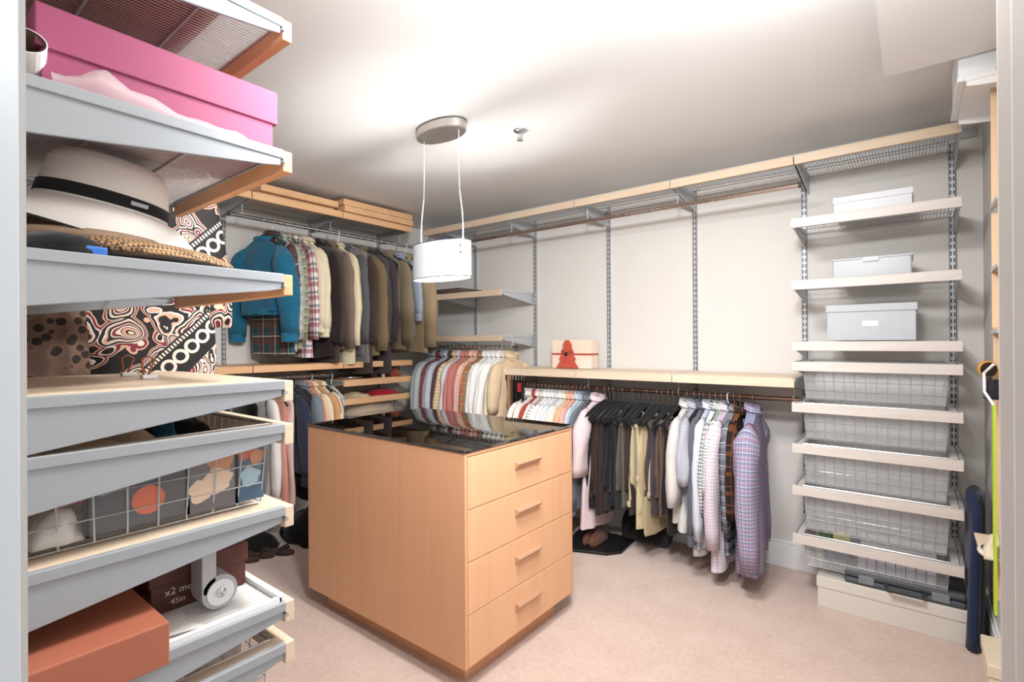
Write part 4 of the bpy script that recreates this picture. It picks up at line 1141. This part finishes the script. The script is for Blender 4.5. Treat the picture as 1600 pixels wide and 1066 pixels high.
MB().rings([hatring(.1862, .2362, -.0505, .018, -.034, .050), hatring(.1875, .2375, -.052, .018, -.034, .050), hatring(.1862, .2362, -.0545, .018, -.034, .050)], True).build('brim_edge', fab('#3A3734'), t, smooth=True)
MB().box(.0885, .0905, .02, .05, .008, .016).build('band_tag', M_GREY, hbd)
t.rotation_euler = (R(-8), R(5), 0)
t = thing('beige_felt_hat', 'beige felt hat brim under the white panama hat', 'hat', (-1.33, .27, 1.462))
MB().rings([hatring(.18, .20, -.012, .012), hatring(.16, .18, .012, .006), hatring(.12, .135, .022), hatring(.09, .10, .03), hatring(.07, .08, .05), hatring(.03, .035, .055)], True, True, True).build('felt_body', paint('beige_felt', '#A68C74', .95, .5), t, smooth=True)
wv = base('woven_straw', '#B08A63', .8); q = NT(wv)
ck = q.t.nodes.new('ShaderNodeTexChecker'); ck.inputs['Scale'].default_value = 190; ck.inputs[1].default_value = lin('#B9946C'); ck.inputs[2].default_value = lin('#5A4230')
q.link(q.coord('Object', (1, 1, .6), (R(0), 0, R(45))), ck.inputs[0]); q.col(ck.outputs[0]); q.bump(ck.outputs[1], .6, .004)
t = thing('woven_straw_bag', 'brown woven straw bag flattened under the hats', 'bag', (-1.27, .36, 1.418))
rg = [[(.17 * r * math.cos(2 * PI * k / 40), .175 * r * math.copysign(abs(math.sin(2 * PI * k / 40)) ** .85, math.sin(2 * PI * k / 40)), z + .012 * (1 - math.sin(2 * PI * k / 40))) for k in range(40)] for r, z in ((1, 0), (1.02, .008), (.97, .02), (.85, .03), (.5, .036))]
MB().rings(rg, True, True, True).build('bag_body', wv, t, smooth=True)
MB().tube([(.173 * math.cos(a), .18 * math.sin(a), .010) for a in [R(-100 + 12 * k) for k in range(16)]], .006, 6).build('dark_edge', fab('#2B221E'), t, smooth=True)
heap('folded_hat', 'black folded hat at the back of the hat shelf', 'cap', (-1.16, .20, 1.418), (.16, .16, .04), fab('#17171A'), 4)
plainbox('blue_packet', 'bright blue and white packet on the hat shelf', 'packet', (-1.10, .235, 1.42), (.02, .055, .016), base('packet_blue', '#2F6FC4', .4), R(6))

# hair ties standing on the wooden shelf
for i, (x, y) in enumerate(((-1.50, .40), (-1.34, .395))):
    t = thing('hair_tie', ('brown hair tie looped on its white card, farther one', 'brown hair tie looped on its white card, nearer one')[i], 'hair tie', (x, y, 1.193))
    MB().box(-.012, .012, -.014, .014, 0, .009).build('card_base', M_WHITEP, t, bevel=.001)
    MB().tube([(.0, -.009, .006), (.002, -.012, .028), (0, -.013, .044), (-.002, 0, .05), (0, .012, .042), (.003, .004, .024), (.002, -.002, .006)], .0024, 6).build('elastic_loop', base('elastic_brown', '#9A5A34', .6) if i == 0 else bpy.data.materials['elastic_brown'], t, smooth=True)

# books and clothes in the near left basket
def bookmat(i):
    m = base('book_cover_%d' % i, ('#4C4C52', '#6E6A6C', '#46627A')[i], .5)
    return m
def book(label, x0, x1, y0, y1, z0, z1, m):
    t = thing('book', label, 'book', ((x0 + x1) / 2, (y0 + y1) / 2, z0))
    a, b, h = (x1 - x0) / 2, (y1 - y0) / 2, z1 - z0
    MB().box(a - .004, a, -b, b, 0, h).box(-a, -a + .004, -b, b, 0, h).box(-a, a, -b, -b + .004, 0, h).build('cover', m, t); cv_ = bpy.data.objects[-1] if False else [c for c in bpy.data.objects if c.parent == t][0]
    MB().box(-a + .004, a - .004, -b + .004, b - .005, .004, h - .004).build('page_block', M_PAPER, t)
    return cv_, a, b, h
def disc(parent, a, y, z, r, m, name='printed_disc', sy=1, sz=1):
    mb = MB()
    rg = [[(xx, r * k * sy * math.cos(2 * PI * j / 20) * (1 + (.18 * math.sin(5 * 2 * PI * j / 20) if name != 'printed_disc' else 0)), r * k * sz * math.sin(2 * PI * j / 20) * (1 + (.14 * math.cos(3 * 2 * PI * j / 20) if name != 'printed_disc' else 0))) for j in range(20)] for xx, k in ((.0, 1), (.0006, 1))]
    o = mb.rings(rg, True, True, True).build(name, m, parent)
    o.location = (a, y, z)
    return o
orp = base('print_orange', '#D8653B', .5); crp = base('print_cream', '#E5C7AE', .5); bkp = base('print_peach', '#CF8A63', .5); grp = base('print_grey', '#8D8B90', .5)
t, a, b, h = book('dark grey book with an orange disc in the near left basket', -1.13, -1.105, .235, .385, .94, 1.055, bookmat(0))
disc(t, a, .015, .045, .026, orp); disc(t, a, -.045, .09, .022, grp, 'printed_emblem')
t, a, b, h = book('grey book with an orange and cream flower print in the near left basket', -1.128, -1.103, .388, .475, .94, 1.075, bookmat(1))
for (y, z, r, m) in ((-.02, .04, .022, crp), (.012, .055, .026, crp), (.016, .09, .024, bkp), (-.008, .042, .012, orp), (.02, .062, .012, orp), (.012, .095, .010, crp)):
    disc(t, a + .0003 * r * 40, y, z, r, m, 'printed_petals')
t, a, b, h = book('blue book at the front of the near left basket', -1.126, -1.103, .478, .535, .94, 1.07, bookmat(2))
disc(t, a, .0, .05, .02, base('print_paleblue', '#9FC0CC', .5), 'printed_emblem'); disc(t, a, -.012, .1, .014, orp, 'printed_emblem'); disc(t, a, .014, .09, .016, bkp, 'printed_emblem')
heap('white_plastic_pouch', 'white plastic pouch at the back of the near left basket', 'pouch', (-1.135, .2, .94), (.07, .07, .06), fab('#D8D4CF'), 4)
heap('pink_cloth', 'bright pink cloth at the back of the near left basket', 'cloth', (-1.15, .205, 1.0), (.07, .10, .035), fab('#B8325A'), 14)
for i, (x, y, c, sx, sy, lab) in enumerate(((-1.20, .25, '#D8C5A8', .15, .13, 'cream rolled cloth'), (-1.28, .34, '#CDBFAF', .16, .12, 'pale beige knitted cloth'), (-1.33, .42, '#2E5F80', .07, .05, 'blue cloth'), (-1.42, .42, '#5A2233', .18, .12, 'burgundy cloth'), (-1.40, .49, '#1E1A20', .16, .09, 'black cloth'), (-1.52, .50, '#3E6470', .12, .07, 'teal glossy cloth'))):
    heap('folded_cloth', lab + ' in the near left basket, above the books', 'cloth', (x, y, 1.04), (sx, sy, .055), fab(c), 20 + i, 'clothes in the near left basket')

# boxes on the lined shelf
tag(MB().box(-1.40, -1.0, .135, .324, .724, .797).build('orange_brown_box', paint('terracotta_card', '#A8644C', .5, .02), bevel=.003), 'terracotta brown box at the front edge of the lined shelf', 'box')
t = thing('dark_brown_box', 'dark maroon shoebox with white lettering on the lined shelf', 'box', (-1.33, .44, .724))
db = paint('maroon_card', '#5B2F28', .5, .02)
MB().box(-.10, .13, -.085, .10, 0, .09).build('box_body', db, t, bevel=.002)
MB().box(-.104, .134, -.089, .104, .055, .094).build('lid', db, t, bevel=.002)
def text(s, parent, loc, rot, size, m, name='lettering'):
    c = bpy.data.curves.new(name, 'FONT'); c.body = s; c.size = size; c.extrude = .0003
    tmp = bpy.data.objects.new(name, c); COL.objects.link(tmp)
    dg = bpy.context.evaluated_depsgraph_get()
    me = bpy.data.meshes.new_from_object(tmp.evaluated_get(dg))
    bpy.data.objects.remove(tmp)
    me.materials.clear(); me.materials.append(m)
    o = bpy.data.objects.new(name, me); COL.objects.link(o)
    o.parent = parent; o.location = loc; o.rotation_euler = rot
    return o
wp = base('print_white', '#E8DDD4', .5)
text('x2 mean', t, (.1305, -.06, .032), (PI / 2, 0, PI / 2), .020, wp)
text('45in', t, (.1305, -.05, .012), (PI / 2, 0, PI / 2), .016, wp)
t = thing('strap_roll', 'grey packing strap roll with a white hub on the lined shelf', 'roll', (-1.155, .455, .76))
MB().tube([(-.028, 0, 0), (.03, 0, 0)], .034, 24).build('roll_body', M_GREY, t)
MB().tube([(.03, 0, 0), (.034, 0, 0)], .026, 24).build('hub', M_WHITEP, t)
hb = MB().lathe([(.001, .03), (.008, .03), (.010, .036), (.001, .04)], 12).build('hub_screw', M_CHROME, t)
hb.rotation_euler = (0, PI / 2, 0)
MB().box(-.028, .03, -.034, -.006, 0, .10).build('strap', M_GREY, t, bevel=.003)
tag(MB().add([(-1.19, .335, .727), (-1.09, .35, .727), (-1.075, .41, .727), (-1.12, .39, .729), (-1.17, .405, .728), (-1.19, .335, .7275), (-1.09, .35, .7275), (-1.075, .41, .7275), (-1.12, .39, .7295), (-1.17, .405, .7285)],
             [(0, 1, 2, 3, 4), (9, 8, 7, 6, 5), (0, 5, 6, 1), (1, 6, 7, 2), (2, 7, 8, 3), (3, 8, 9, 4), (4, 9, 5, 0)]).build('paper_scrap', M_PAPER), 'torn scrap of white paper beside the terracotta box', 'paper')
for i, (x, y) in enumerate(((-1.14, .44), (-1.25, .50), (-1.15, .33), (-1.32, .42))):
    heap('clear_packet', ('clear plastic packet nearest the front of the lowest left drawer', 'clear plastic packet at the far side of the lowest left drawer', 'clear plastic packet at the near back of the lowest left drawer', 'clear plastic packet in the middle of the lowest left drawer')[i], 'packet', (x, y, .50), (.12, .10, .11), clear_mat('packet_plastic', '#D9D4CC', .6, .2) if i == 0 else bpy.data.materials['packet_plastic'], 40 + i, 'clear packets in the lowest left drawer')

# corner unit contents
t = thing('silver_tray', 'round silver tray on the corner shelf under the coats', 'tray', (-3.24, 2.20, 1.01))
MB().lathe([(.001, .004), (.075, .004), (.10, .014), (.104, .016), (.10, .010), (.07, 0), (.001, 0)], 32).build('dish', M_CHROME, t, smooth=True)
heap('dark_leather_pouch', 'dark leather pouch behind the silver tray', 'pouch', (-3.25, 2.36, 1.01), (.16, .1, .06), fab('#241C1A'), 3)
t = thing('white_bottle', 'small white bottle on the corner shelf', 'bottle', (-3.16, 2.44, 1.01))
MB().lathe([(.001, 0), (.013, 0), (.014, .03), (.008, .042), (.008, .05), (.001, .05)], 14).build('bottle_body', M_WHITEP, t, smooth=True)
heap('rust_scarf', 'rust coloured crumpled scarf on the corner shelf', 'scarf', (-3.2, 2.55, 1.01), (.14, .12, .06), fab('#8A4426'), 9)
heap('tan_leather_bag', 'tan bag at the far end of the corner shelf', 'bag', (-3.3, 2.64, 1.01), (.12, .10, .12), fab('#A98360'), 10)
heap('red_cloth', 'bright red cloth lying in the upper corner drawer', 'cloth', (-3.27, 2.5, .86), (.24, .26, .055), fab('#B3202E'), 12, lump=.2)
heap('cream_linen', 'cream linen beside the red cloth in the upper corner drawer', 'cloth', (-3.25, 2.25, .855), (.24, .18, .05), fab('#D9C39A'), 13, lump=.2)
heap('beige_linen', 'beige linen heap inside the upper corner wire basket', 'cloth', (-3.33, 2.39, .735), (.34, .46, .13), fab('#D9C1A0'), 15, lump=.1)

# floor things
heap('black_garment_bag', 'black folded garment bag on the floor under the left dresses', 'bag', (-3.12, 1.95, 0), (.5, .55, .20), fab('#131214'), 6, lump=.25)
heap('black_shoe_bag', 'black shoe bag on the floor nearest the door under the dresses', 'bag', (-3.27, 1.50, 0), (.35, .28, .10), fab('#191718'), 7, lump=.25)
for i, (x, y, r) in enumerate(((-3.04, 1.56, .4), (-3.09, 1.46, .5), (-3.10, 1.37, .6))):
    t = thing('sandal', ('brown sandal closest to the island', 'brown sandal in the middle of the floor row', 'brown sandal farthest from the island')[i], 'sandal', (x, y, 0), r, 'sandals on the floor')
    MB().prism([(.11 * math.cos(a), .04 * math.sin(a) * (1 + .25 * math.cos(a))) for a in [2 * PI * k / 18 for k in range(18)]], 'z', .001, .016).build('sole', fab('#4A3228'), t)
    MB().tube([(.04, -.046, .012), (.045, -.02, .04), (.045, .02, .04), (.04, .046, .012)], [(.004, .014)] * 4, 6).build('strap', fab('#3A2720'), t)
tag(MB().prism([(-1.70, 2.62), (-1.44, 2.72), (-1.38, 2.80), (-1.40, 3.04), (-1.78, 3.0)], 'z', .001, .022).build('black_suit_bag', base('black_vinyl', '#17171A', .35), bevel=.008), 'flat black suit bag on the carpet under the trousers', 'bag')
t = thing('black_duffel', 'round black duffel bag on the floor under the khaki trousers', 'bag', (-1.33, 3.06, .095))
MB().tube([(-.14, 0, 0), (-.135, 0, 0), (.135, 0, 0), (.14, 0, 0)], [.07, .09, .09, .07], 20).build('bag_body', fab('#1B1B1D'), t, smooth=False)
MB().tube([(-.07, -.09, 0), (-.05, -.06, .11), (.05, -.06, .11), (.07, -.09, 0)], .007, 6).build('carry_handle', M_BLACKV, t)
for i, x in enumerate((-1.60, -1.55)):
    heap('brown_shoe', ('brown shoe under the pale pink shirt, left of the pair', 'brown shoe under the pale pink shirt, right of the pair')[i], 'shoe', (x, 2.83, .024), (.05, .2, .06), fab('#6B4636'), 50 + i, 'brown shoes under the pink shirt')
